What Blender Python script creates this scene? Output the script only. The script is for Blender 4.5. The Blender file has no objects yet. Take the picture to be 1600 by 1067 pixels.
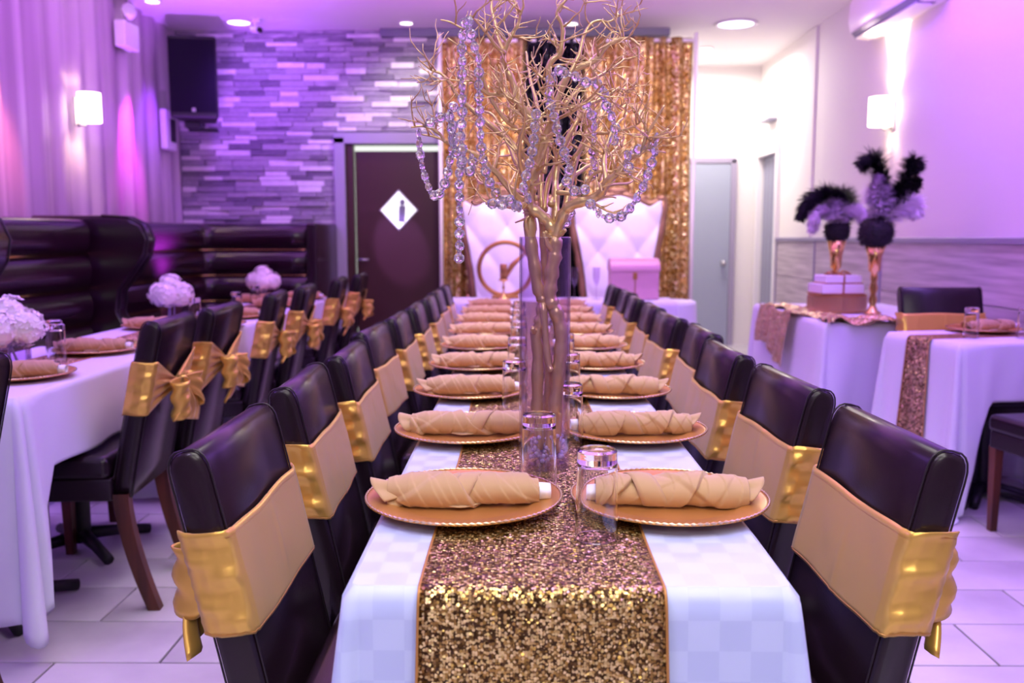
import bpy, math, random
from mathutils import Vector, Matrix, noise
random.seed(7)
R = math.radians
C = bpy.context.scene.collection
SC = bpy.context.scene

# ------------------------------------------------------------------ camera
HC = 1.21
PITCH = math.atan(163 / 1400)
YAW = math.atan(11 / 1400)
cd = bpy.data.cameras.new('camera'); cam = bpy.data.objects.new('camera', cd); C.objects.link(cam)
cam.location = (0, 0, HC); cam.rotation_euler = (math.pi / 2 - PITCH, 0, YAW)
cd.sensor_width = 36; cd.lens = 31.5; cd.clip_end = 60; cd.clip_start = .05
cd.dof.use_dof = True; cd.dof.focus_distance = 1.62; cd.dof.aperture_fstop = 4.0
SC.camera = cam

# ------------------------------------------------------------------ world, colour management, lights
w = bpy.data.worlds.new('world'); SC.world = w; w.use_nodes = True
w.node_tree.nodes['Background'].inputs[0].default_value = (.55, .4, .8, 1)
w.node_tree.nodes['Background'].inputs[1].default_value = .3
SC.view_settings.view_transform = 'Standard'; SC.view_settings.look = 'None'
SC.view_settings.exposure = 0.0; SC.view_settings.gamma = 1; SC.view_settings.use_curve_mapping = False
SC.cycles.max_bounces = 9; SC.cycles.transmission_bounces = 9; SC.cycles.transparent_max_bounces = 12
SC.cycles.diffuse_bounces = 4; SC.cycles.glossy_bounces = 4
SC.cycles.sample_clamp_indirect = 4; SC.cycles.blur_glossy = .6; SC.cycles.use_denoising = True

def area(name, loc, size, power, col, rot=(0, 0, 0), shape='RECTANGLE', spread=180):
    l = bpy.data.lights.new(name, 'AREA'); l.shape = shape; l.size = size[0]
    if shape == 'RECTANGLE': l.size_y = size[1]
    l.energy = power; l.color = col; l.spread = R(spread)
    o = bpy.data.objects.new(name, l); C.objects.link(o); o.location = loc; o.rotation_euler = [R(a) for a in rot]
    return o
def spot(name, loc, target, power, col, angle=50, blend=.6, rad=.05):
    l = bpy.data.lights.new(name, 'SPOT'); l.energy = power; l.color = col; l.spot_size = R(angle); l.spot_blend = blend
    l.shadow_soft_size = rad
    o = bpy.data.objects.new(name, l); C.objects.link(o); o.location = loc
    o.rotation_euler = (Vector(target) - Vector(loc)).to_track_quat('-Z', 'Y').to_euler()
    return o
# broad room light from the ceiling, plus added fill and highlight lamps
area('ceiling_light_front', (.1, .3, 2.95), (1.6, 1.6), 24, (1, .98, .9), spread=95)
area('fill_light_behind_camera', (0, -2.2, 2.85), (1.4, .5), 26, (1, .97, .9), rot=(58, 0, 0))  # added fill from behind the camera, brightens the fronts
spot('highlight_spot_front', (.9, -.6, 2.95), (.1, 1.8, .8), 60, (1, .95, .9), 70, .8, .03)  # added lamp for sequin highlights and streaks on satin and glass
spot('highlight_spot_front', (-1.2, -.2, 2.95), (-.1, 2.2, .8), 60, (.75, .6, 1), 70, .8, .03)  # second added highlight lamp, violet, from the left
spot('fill_spot_curtains', (-.3, 5.2, 2.98), (-.3, 7.7, 2.1), 120, (1, .88, .72), 60, .8, .03)  # added lamp that brightens the sequin curtains and makes them sparkle
spot('fill_spot_curtains', (1.3, 5.2, 2.98), (1.1, 7.7, 2.1), 120, (1, .88, .72), 60, .8, .03)  # its partner, added for the right-hand curtain
area('ceiling_light_table', (.1, 3.6, 2.98), (.8, 3.4), 24, (1, .98, .9), spread=85)
area('ceiling_light_left', (-2.1, 3.6, 2.98), (.6, 4), 20, (.46, .28, 1), spread=110)
area('ceiling_light_right', (2.0, 3.4, 2.98), (.6, 4), 20, (.46, .28, 1), spread=110)
area('ceiling_light_stage', (.4, 6.5, 2.9), (2, .4), 16, (1, .86, .92), rot=(28, 0, 0), spread=110)
area('ceiling_light_corridor', (2.0, 9.3, 3.0), (.7, .7), 46, (1, .93, .82))
# violet and magenta party lights
spot('party_light_left_wall', (-2.45, 6.6, .9), (-3.1, 6.9, 2.6), 300, (.42, .1, 1), 110, .8, .1)
spot('party_light_left_wall', (-2.75, 7.35, 3.03), (-3.12, 7.3, 1.7), 200, (.95, .06, 1), 26, .5, .03)
spot('party_light_left_wall', (-2.9, 7.75, 3.03), (-3.12, 7.7, 1.0), 60, (.3, .05, 1), 40, .6, .03)
spot('party_light_stone_wall', (-2.3, 7.3, 2.6), (-2.1, 8.4, 2.2), 70, (.34, .1, 1), 125, .9, .1)
spot('party_light_left_near', (-2.75, 5.42, 3.03), (-3.12, 5.45, 1.7), 170, (1, .22, .25), 24, .6, .03)
spot('party_light_door', (-1.75, 6.6, 2.7), (-1.12, 8.4, 1.14), 420, (.5, .3, 1), 13, .5, .02)
spot('ceiling_spot_stone', (-1.02, 7.75, 3.02), (-.95, 8.4, 1.6), 34, (1, .93, .86), 110, .8, .04)
area('party_light_ceiling_right', (1.9, 3.6, 1.9), (.3, 3), 62, (.4, .14, 1), rot=(180, -30, 0))
area('party_light_ceiling_left', (-1.5, 5.0, 1.9), (.3, 3), 60, (.6, .16, 1), rot=(180, 15, 0))
area('party_light_ceiling_stage', (.3, 5.2, 2.2), (2.2, .4), 36, (.8, .28, 1), rot=(180, 0, 0))
area('party_light_floor_right', (2.5, 2.2, 2.7), (.3, 2.5), 24, (.36, .14, 1), rot=(0, 50, 0))
area('party_light_floor_left', (-2.7, 2.0, 2.7), (.3, 2.5), 24, (.36, .14, 1), rot=(0, -50, 0))

area('party_light_right_wall', (2.1, 4.6, 2.85), (.2, 2.8), 22, (.3, .08, 1), rot=(0, -70, 0))

# ------------------------------------------------------------------ materials
def lin(c):
    c = c.lstrip('#'); v = [int(c[i:i + 2], 16) / 255 for i in (0, 2, 4)]
    return tuple(((x + .055) / 1.055) ** 2.4 if x > .04045 else x / 12.92 for x in v) + (1,)
def mat(name, col, rough=.5, metal=0, **kw):
    m = bpy.data.materials.new(name); m.use_nodes = True
    b = m.node_tree.nodes['Principled BSDF']
    b.inputs['Base Color'].default_value = lin(col); b.inputs['Roughness'].default_value = rough
    b.inputs['Metallic'].default_value = metal
    for k, v in kw.items(): b.inputs[k.replace('_', ' ')].default_value = v
    return m
def nodes(m): return m.node_tree.nodes, m.node_tree.links, m.node_tree.nodes['Principled BSDF']
def noise_col(m, a, b_, scale=8, detail=4, coord='Object', stretch=(1, 1, 1), lo=.35, hi=.65):
    n, l, b = nodes(m)
    tc = n.new('ShaderNodeTexCoord'); mp = n.new('ShaderNodeMapping'); mp.inputs['Scale'].default_value = stretch
    t = n.new('ShaderNodeTexNoise'); t.inputs['Scale'].default_value = scale; t.inputs['Detail'].default_value = detail
    r = n.new('ShaderNodeValToRGB'); r.color_ramp.elements[0].color = lin(a); r.color_ramp.elements[1].color = lin(b_)
    r.color_ramp.elements[0].position = lo; r.color_ramp.elements[1].position = hi
    l.new(tc.outputs[coord], mp.inputs[0]); l.new(mp.outputs[0], t.inputs['Vector']); l.new(t.outputs['Fac'], r.inputs[0]); l.new(r.outputs[0], b.inputs['Base Color'])
    return t, r, mp
def bump(m, scale, strength=.2, dist=.002, detail=3, stretch=(1, 1, 1)):
    n, l, b = nodes(m)
    tc = n.new('ShaderNodeTexCoord'); mp = n.new('ShaderNodeMapping'); mp.inputs['Scale'].default_value = stretch
    t = n.new('ShaderNodeTexNoise'); t.inputs['Scale'].default_value = scale; t.inputs['Detail'].default_value = detail
    bp = n.new('ShaderNodeBump'); bp.inputs['Strength'].default_value = strength; bp.inputs['Distance'].default_value = dist
    l.new(tc.outputs['Object'], mp.inputs[0]); l.new(mp.outputs[0], t.inputs['Vector']); l.new(t.outputs['Fac'], bp.inputs['Height']); l.new(bp.outputs[0], b.inputs['Normal'])
    return m
def sequin(name, c1, c2, scale, tilt=.8, rough=.22, metal=.85, dark='#3a2614'):
    """round metallic flakes, each tilted its own way"""
    m = mat(name, c1, rough, metal); n, l, b = nodes(m)
    tc = n.new('ShaderNodeTexCoord'); v = n.new('ShaderNodeTexVoronoi'); v.inputs['Scale'].default_value = scale; v.inputs['Randomness'].default_value = .75
    l.new(tc.outputs['Object'], v.inputs['Vector'])
    sub = n.new('ShaderNodeVectorMath'); sub.operation = 'SUBTRACT'; sub.inputs[1].default_value = (.5, .5, .5)
    l.new(v.outputs['Color'], sub.inputs[0])
    sc = n.new('ShaderNodeVectorMath'); sc.operation = 'SCALE'; sc.inputs['Scale'].default_value = tilt
    l.new(sub.outputs[0], sc.inputs[0])
    g = n.new('ShaderNodeNewGeometry'); ad = n.new('ShaderNodeVectorMath'); ad.operation = 'ADD'
    l.new(g.outputs['Normal'], ad.inputs[0]); l.new(sc.outputs[0], ad.inputs[1])
    nm = n.new('ShaderNodeVectorMath'); nm.operation = 'NORMALIZE'; l.new(ad.outputs[0], nm.inputs[0]); l.new(nm.outputs[0], b.inputs['Normal'])
    sep = n.new('ShaderNodeSeparateColor'); l.new(v.outputs['Color'], sep.inputs[0])
    r = n.new('ShaderNodeValToRGB'); e = r.color_ramp.elements
    e[0].color = lin(dark); e[0].position = .1; e[1].color = lin(c2); e[1].position = .9
    x = e.new(.45); x.color = lin(c1)
    l.new(sep.outputs[0], r.inputs[0])
    # thread shows in the gaps between flakes
    gp = n.new('ShaderNodeMath'); gp.operation = 'GREATER_THAN'; gp.inputs[1].default_value = .62 
    l.new(v.outputs['Distance'], gp.inputs[0])
    mx = n.new('ShaderNodeMix'); mx.data_type = 'RGBA'; l.new(gp.outputs[0], mx.inputs[0]); l.new(r.outputs[0], mx.inputs[6]); mx.inputs[7].default_value = lin(dark)
    l.new(mx.outputs[2], b.inputs['Base Color'])
    return m

M = {}
M['wall_white'] = bump(mat('wall_white', '#e4dedd', .75), 30, .15, .003)
M['ceiling'] = bump(mat('ceiling_paint', '#efe9ea', .8), 6, .1, .004)
M['wall_fabric'] = mat('wall_fabric', '#cdb8c6', .6)
noise_col(M['wall_fabric'], '#b7a3b2', '#dccbd6', 3.5, 2, stretch=(1, 2.2, .05))
M['stone_a'] = mat('stone_grey', '#8f8794', .7); noise_col(M['stone_a'], '#77707f', '#a9a1ac', 14, 5, stretch=(.5, 1, 2)); 
M['stone_b'] = mat('stone_dark', '#6d6672', .7); noise_col(M['stone_b'], '#565060', '#857d8a', 14, 5, stretch=(.5, 1, 2))
M['stone_c'] = mat('stone_pale', '#e3dcdf', .55); noise_col(M['stone_c'], '#cbc2c8', '#f2ecee', 12, 4, stretch=(.5, 1, 2))
M['stone_d'] = mat('stone_mid', '#a79fa8', .65); noise_col(M['stone_d'], '#8d8590', '#bdb5bd', 16, 5, stretch=(.5, 1, 2))
M['grout'] = mat('grout', '#2c2638', .9)
M['tile'] = mat('floor_tile', '#c7bfcb', .28); noise_col(M['tile'], '#b0a7b5', '#d9d2da', 2.4, 7, lo=.3, hi=.7)
M['tile2'] = mat('floor_tile_pale', '#cfc8d2', .3); noise_col(M['tile2'], '#bdb5c1', '#ded8df', 2.1, 7, stretch=(1, 1.5, 1), lo=.3, hi=.72)
M['leather'] = bump(mat('dark_leather', '#1d1019', .27, 0, Specular_IOR_Level=.42), 260, .18, .0008, 2)
M['booth_leather'] = bump(mat('booth_leather', '#220a18', .2, 0, Specular_IOR_Level=.7), 60, .12, .002, 2)
M['piping'] = mat('dark_piping', '#1c1218', .4)
M['leg_wood'] = mat('dark_leg_wood', '#3b1d12', .35); noise_col(M['leg_wood'], '#351508', '#62301a', 20, 3, stretch=(1, 1, .1))
M['satin'] = bump(mat('gold_satin', '#dfb255', .27, .55, Sheen_Weight=.15), 7, .5, .014, 1, (1, 1, .6))
M['satin_seam'] = mat('gold_satin_seam', '#b98444', .4, .3)
M['charger'] = mat('charger_gold', '#cf9450', .3, .55)
M['charger_rim'] = mat('charger_rim_gold', '#eccfa4', .2, .7)
M['napkin'] = bump(mat('tan_napkin', '#b9976c', .75, 0, Sheen_Weight=.3), 400, .15, .0006, 2)
M['paper'] = mat('white_paper', '#f0f0fa', .8)
M['cloth'] = bump(mat('white_cloth', '#dddcf2', .7, 0, Sheen_Weight=.2), 5, .25, .01, 3)
def damask(name, a, b_):
    m = mat(name, a, .5, 0, Sheen_Weight=.3); n, l, b = nodes(m)
    tc = n.new('ShaderNodeTexCoord'); mp = n.new('ShaderNodeMapping'); mp.inputs['Scale'].default_value = (24.5, 24.5, 24.5); mp.inputs['Location'].default_value = (.3, .37, .41)
    ck = n.new('ShaderNodeTexChecker'); ck.inputs['Scale'].default_value = 1; ck.inputs['Color1'].default_value = lin(a); ck.inputs['Color2'].default_value = lin(b_)
    l.new(tc.outputs['Object'], mp.inputs[0]); l.new(mp.outputs[0], ck.inputs['Vector']); l.new(ck.outputs['Color'], b.inputs['Base Color'])
    mr = n.new('ShaderNodeMapRange'); mr.inputs[3].default_value = .36; mr.inputs[4].default_value = .62; l.new(ck.outputs['Fac'], mr.inputs[0]); l.new(mr.outputs[0], b.inputs['Roughness'])
    t = n.new('ShaderNodeTexNoise'); t.inputs['Scale'].default_value = 5; bp = n.new('ShaderNodeBump'); bp.inputs['Strength'].default_value = .25; bp.inputs['Distance'].default_value = .01
    l.new(tc.outputs['Object'], t.inputs['Vector']); l.new(t.outputs['Fac'], bp.inputs['Height']); l.new(bp.outputs[0], b.inputs['Normal'])
    return m
M['damask'] = damask('white_damask', '#bcc8f0', '#b3bfea')
M['sequin_gold'] = sequin('gold_sequins', '#b08a46', '#ffe6a0', 265, .85, .25, .7, '#4a3418')
M['sequin_rose'] = sequin('rose_gold_sequins', '#c99f72', '#ffe0b0', 230, 1.0)
M['sequin_swag'] = sequin('pale_gold_sequins', '#d9ac7c', '#fff0c4', 150, 1.1, .22, .6, '#a9794e')
M['sequin_curtain'] = sequin('gold_sequin_curtain', '#cfa352', '#fff0b4', 80, .75, .25, .65, '#8c6426')
M['sequin_black'] = sequin('black_sequin_curtain', '#120e1c', '#2a2438', 95, .8, .25, .5, '#060409')
M['gold'] = mat('polished_gold', '#e9c47c', .18, 1)
M['gold_dull'] = mat('dull_gold', '#b98a55', .35, .8)
M['gold_paint'] = bump(mat('gold_paint', '#d8bb88', .28, .6), 60, .3, .002)
M['gold_pale'] = mat('pale_gold_paint', '#dcc0a0', .35, .5)
M['throne_frame'] = bump(mat('carved_gold_frame', '#99735a', .35, .6), 90, .8, .006, 3)
M['throne_vinyl'] = mat('white_vinyl', '#e8e2f2', .35)
M['glass'] = mat('clear_glass', '#ffffff', 0.0, 0, Transmission_Weight=1.0, IOR=1.45)
def thin_glass(name, tint, base=.03):
    m = bpy.data.materials.new(name); m.use_nodes = True; n, l = m.node_tree.nodes, m.node_tree.links
    n.remove(n['Principled BSDF']); out = n['Material Output']
    tr = n.new('ShaderNodeBsdfTransparent'); tr.inputs[0].default_value = lin(tint); gl = n.new('ShaderNodeBsdfGlossy'); gl.inputs['Roughness'].default_value = .02
    fc = n.new('ShaderNodeLayerWeight'); pw = n.new('ShaderNodeMath'); pw.operation = 'POWER'; pw.inputs[1].default_value = 3.5; l.new(fc.outputs['Facing'], pw.inputs[0])
    lw = n.new('ShaderNodeMath'); lw.operation = 'MULTIPLY_ADD'; lw.inputs[1].default_value = .85; lw.inputs[2].default_value = .05; l.new(pw.outputs[0], lw.inputs[0]); mx = n.new('ShaderNodeMixShader')
    l.new(lw.outputs[0], mx.inputs[0]); l.new(tr.outputs[0], mx.inputs[1]); l.new(gl.outputs[0], mx.inputs[2]); l.new(mx.outputs[0], out.inputs[0]); return m
M['thin_glass'] = thin_glass('thin_clear_glass', '#f6f0fc')
M['crystal'] = mat('crystal', '#f8f4ff', 0.0, 0, Transmission_Weight=.93, IOR=1.52)
M['wire'] = mat('silver_wire', '#b9a9a9', .3, .8)
M['pebble'] = mat('clear_pebbles', '#e7dcf5', .15, 0, Transmission_Weight=.5, IOR=1.4)
M['black'] = mat('black_plastic', '#0e0b14', .5)
M['speaker'] = bump(mat('speaker_grille', '#0a0614', .9, 0, Specular_IOR_Level=.2), 300, .4, .002)
M['white_plastic'] = mat('white_plastic', '#ece6ea', .4)
M['grey_plastic'] = mat('grey_plastic', '#77728a', .45)
M['frame_paint'] = mat('lilac_grey_paint', '#9d93ad', .5)
M['door_brown'] = bump(mat('dark_red_brown_door', '#3a161c', .4), 8, .1, .004)
M['door_grey'] = mat('grey_door_paint', '#9aa0b4', .45)
M['steel'] = mat('brushed_steel', '#b8b4bb', .3, .9)
M['wainscot'] = mat('wainscot_laminate', '#b9aab4', .45); noise_col(M['wainscot'], '#9d8e9b', '#cdbfc8', 5, 7, stretch=(1, .35, 6), lo=.3, hi=.7)
M['wainscot_trim'] = mat('lilac_metal_trim', '#9a90ad', .35, .3)
M['petal'] = mat('white_petals', '#fbf6f4', .6, 0, Subsurface_Weight=.0)
M['feather_black'] = mat('black_feather', '#120c1a', .7)
M['feather_white'] = mat('white_feather', '#f4e6f8', .8)
M['pink_box'] = mat('pink_glitter', '#d9a8bd', .45, .2)
M['mirror'] = mat('mirror', '#e8ece8', .06, .9)
def emit(name, col, s):
    m = mat(name, col, .5); b = m.node_tree.nodes['Principled BSDF']; b.inputs['Emission Color'].default_value = lin(col); b.inputs['Emission Strength'].default_value = s; return m
M['lamp_warm'] = emit('lit_lamp_shade', '#fff0d2', 5)
M['lamp_cool'] = emit('lit_downlight', '#e4dcff', 6)
M['lamp_white'] = emit('lit_downlight_white', '#fff4ea', 8)
M['room_glow'] = emit('lit_room_beyond', '#e8efe4', 1.1)  # emission stands in for the light of the room behind the door

# ------------------------------------------------------------------ mesh helpers
class MB:
    def __init__(s): s.v = []; s.f = []; s.mi = []; s.cur = 0
    def add(s, vs, fs):
        o = len(s.v); s.v += [tuple(x) for x in vs]; s.f += [tuple(i + o for i in f) for f in fs]; s.mi += [s.cur] * len(fs); return s
    def box(s, c, d, rz=0, rx=0, ry=0):
        hx, hy, hz = d[0] / 2, d[1] / 2, d[2] / 2
        m = Matrix.Translation(c) @ Matrix.Rotation(rz, 4, 'Z') @ Matrix.Rotation(ry, 4, 'Y') @ Matrix.Rotation(rx, 4, 'X')
        vs = [m @ Vector((x * hx, y * hy, z * hz)) for x in (-1, 1) for y in (-1, 1) for z in (-1, 1)]
        return s.add(vs, [(0, 1, 3, 2), (4, 6, 7, 5), (0, 4, 5, 1), (2, 3, 7, 6), (0, 2, 6, 4), (1, 5, 7, 3)])
    def glath(s, prof, n=40):
        q = []
        for (r0, z0), (r1, z1) in zip(prof, prof[1:]):
            L = math.hypot(r1 - r0, z1 - z0); e = min(.25, .0008 / L)
            q += [(r0, z0), (r0 + (r1 - r0) * e, z0 + (z1 - z0) * e), (r1 - (r1 - r0) * e, z1 - (z1 - z0) * e)]
        return s.lathe(q + [prof[-1]], n)
    def taper(s, p, q, a, b):
        """square bar from p to q with half sizes a and b (x, y)"""
        vs = [(p[0] + i * a[0], p[1] + j * a[1], p[2]) for i, j in ((-1, -1), (1, -1), (1, 1), (-1, 1))] + [(q[0] + i * b[0], q[1] + j * b[1], q[2]) for i, j in ((-1, -1), (1, -1), (1, 1), (-1, 1))]
        return s.add(vs, [(0, 3, 2, 1), (4, 5, 6, 7)] + [(i, (i + 1) % 4, 4 + (i + 1) % 4, 4 + i) for i in range(4)])
    def grid(s, fn, nu, nv, cu=False, cv=False):
        vs = [fn(i / nu if cu else i / (nu - 1), j / nv if cv else j / (nv - 1)) for i in range(nu) for j in range(nv)]
        fs = []
        for i in range(nu if cu else nu - 1):
            for j in range(nv if cv else nv - 1):
                a, b = i, (i + 1) % nu; c, d = j, (j + 1) % nv
                fs.append((a * nv + c, b * nv + c, b * nv + d, a * nv + d))
        return s.add(vs, fs)
    def lathe(s, prof, n=24, c=(0, 0, 0)):
        vs = []; fs = []; k = len(prof)
        for i in range(n):
            a = 2 * math.pi * i / n
            for r, z in prof: vs.append((c[0] + r * math.cos(a), c[1] + r * math.sin(a), c[2] + z))
        for i in range(n):
            j = (i + 1) % n
            for t in range(k - 1): fs.append((i * k + t, j * k + t, j * k + t + 1, i * k + t + 1))
        return s.add(vs, fs)
    def tube(s, pts, rad, n=6, closed=False, cap=True):
        pts = [Vector(p) for p in pts]; m = len(pts)
        if not hasattr(rad, '__len__'): rad = [rad] * m
        up = None; vs = []
        for i, p in enumerate(pts):
            if closed: t = pts[(i + 1) % m] - pts[i - 1]
            else: t = pts[min(i + 1, m - 1)] - pts[max(i - 1, 0)]
            if t.length < 1e-9: t = Vector((0, 0, 1))
            t.normalize()
            if up is None:
                up = Vector((0, 0, 1)) if abs(t.z) < .9 else Vector((1, 0, 0))
            x = up - t * up.dot(t)
            if x.length < 1e-6: x = Vector((1, 0, 0)) - t * t.x
            x.normalize(); y = t.cross(x); up = x
            for k in range(n):
                a = 2 * math.pi * k / n
                vs.append(p + (x * math.cos(a) + y * math.sin(a)) * rad[i])
        fs = [(i * n + k, i * n + (k + 1) % n, ((i + 1) % m) * n + (k + 1) % n, ((i + 1) % m) * n + k) for i in range(m if closed else m - 1) for k in range(n)]
        if cap and not closed: fs += [tuple(range(n))[::-1], tuple((m - 1) * n + k for k in range(n))]
        return s.add(vs, fs)
    def ball(s, c, r, nu=10, nv=8):
        rr = r if hasattr(r, '__len__') else (r, r, r)
        return s.grid(lambda u, v: (c[0] + rr[0] * math.cos(2 * math.pi * u) * math.sin(math.pi * (.001 + .998 * v)), c[1] + rr[1] * math.sin(2 * math.pi * u) * math.sin(math.pi * (.001 + .998 * v)), c[2] - rr[2] * math.cos(math.pi * v)), nu, nv, cu=True)
    def build(s, name, m, parent=None, smooth=False, bev=0, seg=2, solid=0, sub=0, link=True, loc=None):
        me = bpy.data.meshes.new(name); me.from_pydata(s.v, [], s.f)
        for k in (m if isinstance(m, (list, tuple)) else [m]): me.materials.append(M[k])
        if isinstance(m, (list, tuple)): me.polygons.foreach_set('material_index', s.mi)
        if smooth: me.polygons.foreach_set('use_smooth', [True] * len(me.polygons))
        me.update()
        o = bpy.data.objects.new(name, me); C.objects.link(o)
        if loc: o.location = loc
        if solid:
            d = o.modifiers.new('solid', 'SOLIDIFY'); d.thickness = solid; d.offset = 0
        if bev:
            d = o.modifiers.new('bevel', 'BEVEL'); d.width = bev; d.segments = seg; d.limit_method = 'ANGLE'; d.angle_limit = R(40); d.use_clamp_overlap = True; d.harden_normals = True
            for p in me.polygons: p.use_smooth = True
        if sub:
            d = o.modifiers.new('subsurf', 'SUBSURF'); d.levels = sub; d.render_levels = sub
        if parent: o.parent = parent
        return o
    def fixn(s): return s
def recalc(o):
    import bmesh
    b = bmesh.new(); b.from_mesh(o.data); bmesh.ops.recalc_face_normals(b, faces=b.faces); b.to_mesh(o.data); b.free(); return o
def weld(o, d=1e-5):
    import bmesh
    b = bmesh.new(); b.from_mesh(o.data); bmesh.ops.remove_doubles(b, verts=b.verts, dist=d); bmesh.ops.recalc_face_normals(b, faces=b.faces); b.to_mesh(o.data); b.free(); return o
def tag(o, label, cat, group=None, kind=None):
    o['label'] = label; o['category'] = cat
    if group: o['group'] = group
    if kind: o['kind'] = kind
    return o
def thing(name, label, cat, loc=(0, 0, 0), rz=0, group=None):
    o = bpy.data.objects.new(name, None); C.objects.link(o); o.location = loc; o.rotation_euler = (0, 0, rz); o.empty_display_size = .05
    return tag(o, label, cat, group)
def struct(o): o['kind'] = 'structure'; return o
def stuff(o): o['kind'] = 'stuff'; return o
def dup(root, loc=None, rz=None, label=None, group=None, scale=None):
    def cp(o, par):
        c = o.copy(); C.objects.link(c)
        if par is not None: c.parent = par
        for ch in kids.get(o.name, ()): cp(ch, c)
        return c
    kids = {}
    def collect(o):
        kids[o.name] = list(o.children)
        for ch in o.children: collect(ch)
    collect(root)
    c = cp(root, None)
    if loc is not None: c.location = loc
    if rz is not None: c.rotation_euler = (c.rotation_euler[0], c.rotation_euler[1], rz)
    if scale: c.scale = (scale,) * 3
    if label: c['label'] = label
    if group: c['group'] = group
    return c
def at(px, py, Y):
    """a point of the photograph at world depth Y"""
    x = (px - 800) / 1400; y = (533.5 - py) / 1400
    d = (x, math.cos(PITCH) + y * math.sin(PITCH), -math.sin(PITCH) + y * math.cos(PITCH))
    c, s = math.cos(YAW), math.sin(YAW)
    d = (d[0] * c - d[1] * s, d[0] * s + d[1] * c, d[2]); t = Y / d[1]
    return Vector((d[0] * t, Y, HC + d[2] * t))
ORD = ['first', 'second', 'third', 'fourth', 'fifth', 'sixth', 'seventh', 'eighth', 'ninth', 'tenth', 'eleventh', 'twelfth']
# ------------------------------------------------------------------ the room
XL, XR, YB, YR, XS, ZC, YF = -3.13, 2.65, 8.4, 10.1, 1.35, 3.07, -3.2
# floor: recessed grout slab and single tiles
floor = struct(MB().box((-.24, 3.45, -.035), (6.1, 13.6, .05)).build('floor', 'grout'))
TL, TW, G = .6, .277, .0075
def tile_mesh(w_, nm):
    hx, hy = w_ / 2 - G / 2, TW / 2 - G / 2; e = .002
    v = [(x * (hx - i), y * (hy - i), z) for z, i in ((-.009, 0), (-e, 0), (0, e)) for x, y in ((-1, -1), (1, -1), (1, 1), (-1, 1))]
    f = [(a + k, a + (k + 1) % 4, a + 4 + (k + 1) % 4, a + 4 + k) for a in (0, 4) for k in range(4)] + [(8, 9, 10, 11)]
    me = bpy.data.meshes.new('tile'); me.from_pydata(v, [], f); me.materials.append(M[nm]); return me
tm = [tile_mesh(TL, 'tile'), tile_mesh(TL, 'tile2')]
n = 0
rest = MB()
y = 2.713 - TW / 2 - 20 * TW; k = -20
while y < YR:
    x = -1.03 + (.3 if k % 2 else 0) - 4.2 + .3
    while x < XR + .2:
        x0, x1 = max(x - TL / 2, XL), min(x + TL / 2, XR)
        if x1 - x0 > .02:
            vis = y > 1.7 and y < 9.9 and abs(x) < .62 * y + .35
            if abs(x1 - x0 - TL) < .001 and vis and n < 300:
                o = bpy.data.objects.new('tile', random.choice(tm)); C.objects.link(o); o.parent = floor
                o.location = (x, y, random.uniform(-.0006, 0)); n += 1
            else:
                hx = (x1 - x0) / 2 - G / 2; cx = (x0 + x1) / 2
                rest.box((cx, y, -.005), (2 * hx, TW - G, .0095))
        x += TL
    y += TW; k += 1
stuff(rest.build('far_tiles', 'tile', floor))

# left wall: softly fluted fabric panels
b = MB(); b.grid(lambda u, v: (XL - .02 + .022 * math.sin((YF + u * 11.6) / .27 * 2 * math.pi) + .006 * math.sin((YF + u * 11.6) / .135 * 2 * math.pi + 1), YF + u * 11.6, v * ZC), 520, 2)
wl = struct(b.build('wall_left', 'wall_fabric', smooth=True, solid=.01))
struct(MB().box(((XL + XR) / 2, YF - .05, ZC / 2), (XR - XL + .3, .1, ZC)).build('wall_front', 'wall_white'))
b = MB(); b.box((XR + .06, (YF + 9.3) / 2, ZC / 2), (.12, 9.3 - YF, ZC)); b.box((XR + .06, (10.0 + YR) / 2, ZC / 2), (.12, YR - 10.0, ZC)); b.box((XR + .06, 9.65, (ZC + 2.08) / 2), (.12, .7, ZC - 2.08))
struct(b.build('wall_right', 'wall_white'))
# shallow pier where the corridor begins
struct(MB().box((XR + .015, 8.35, ZC / 2 + .6), (.075, .3, ZC - 1.2)).build('trim_1', 'wall_white', bev=.015))
struct(MB().box(((XL + XR) / 2, 3.45, ZC + .04), (XR - XL + .3, 13.6, .08)).build('ceiling', 'ceiling'))
DX0, DX1, DZ = -1.60, -.62, 2.06     # doorway in the stone wall
b = MB(); b.box(((XL + DX0) / 2, YB + .08, ZC / 2), (DX0 - XL, .16, ZC)); b.box(((DX1 + XS) / 2, YB + .08, ZC / 2), (XS - DX1, .16, ZC)); b.box(((DX0 + DX1) / 2, YB + .08, (ZC + DZ) / 2), (DX1 - DX0, .16, ZC - DZ))
wb = struct(b.build('wall_back', 'stone_b'))
struct(MB().box((XS - .05, (YB + YR) / 2, ZC / 2), (.1, YR - YB, ZC)).build('wall_corridor_side', 'wall_white'))
struct(MB().box(((XS + XR) / 2, YR + .06, ZC / 2), (XR - XS + .2, .12, ZC)).build('wall_corridor_end', 'wall_white'))
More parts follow.
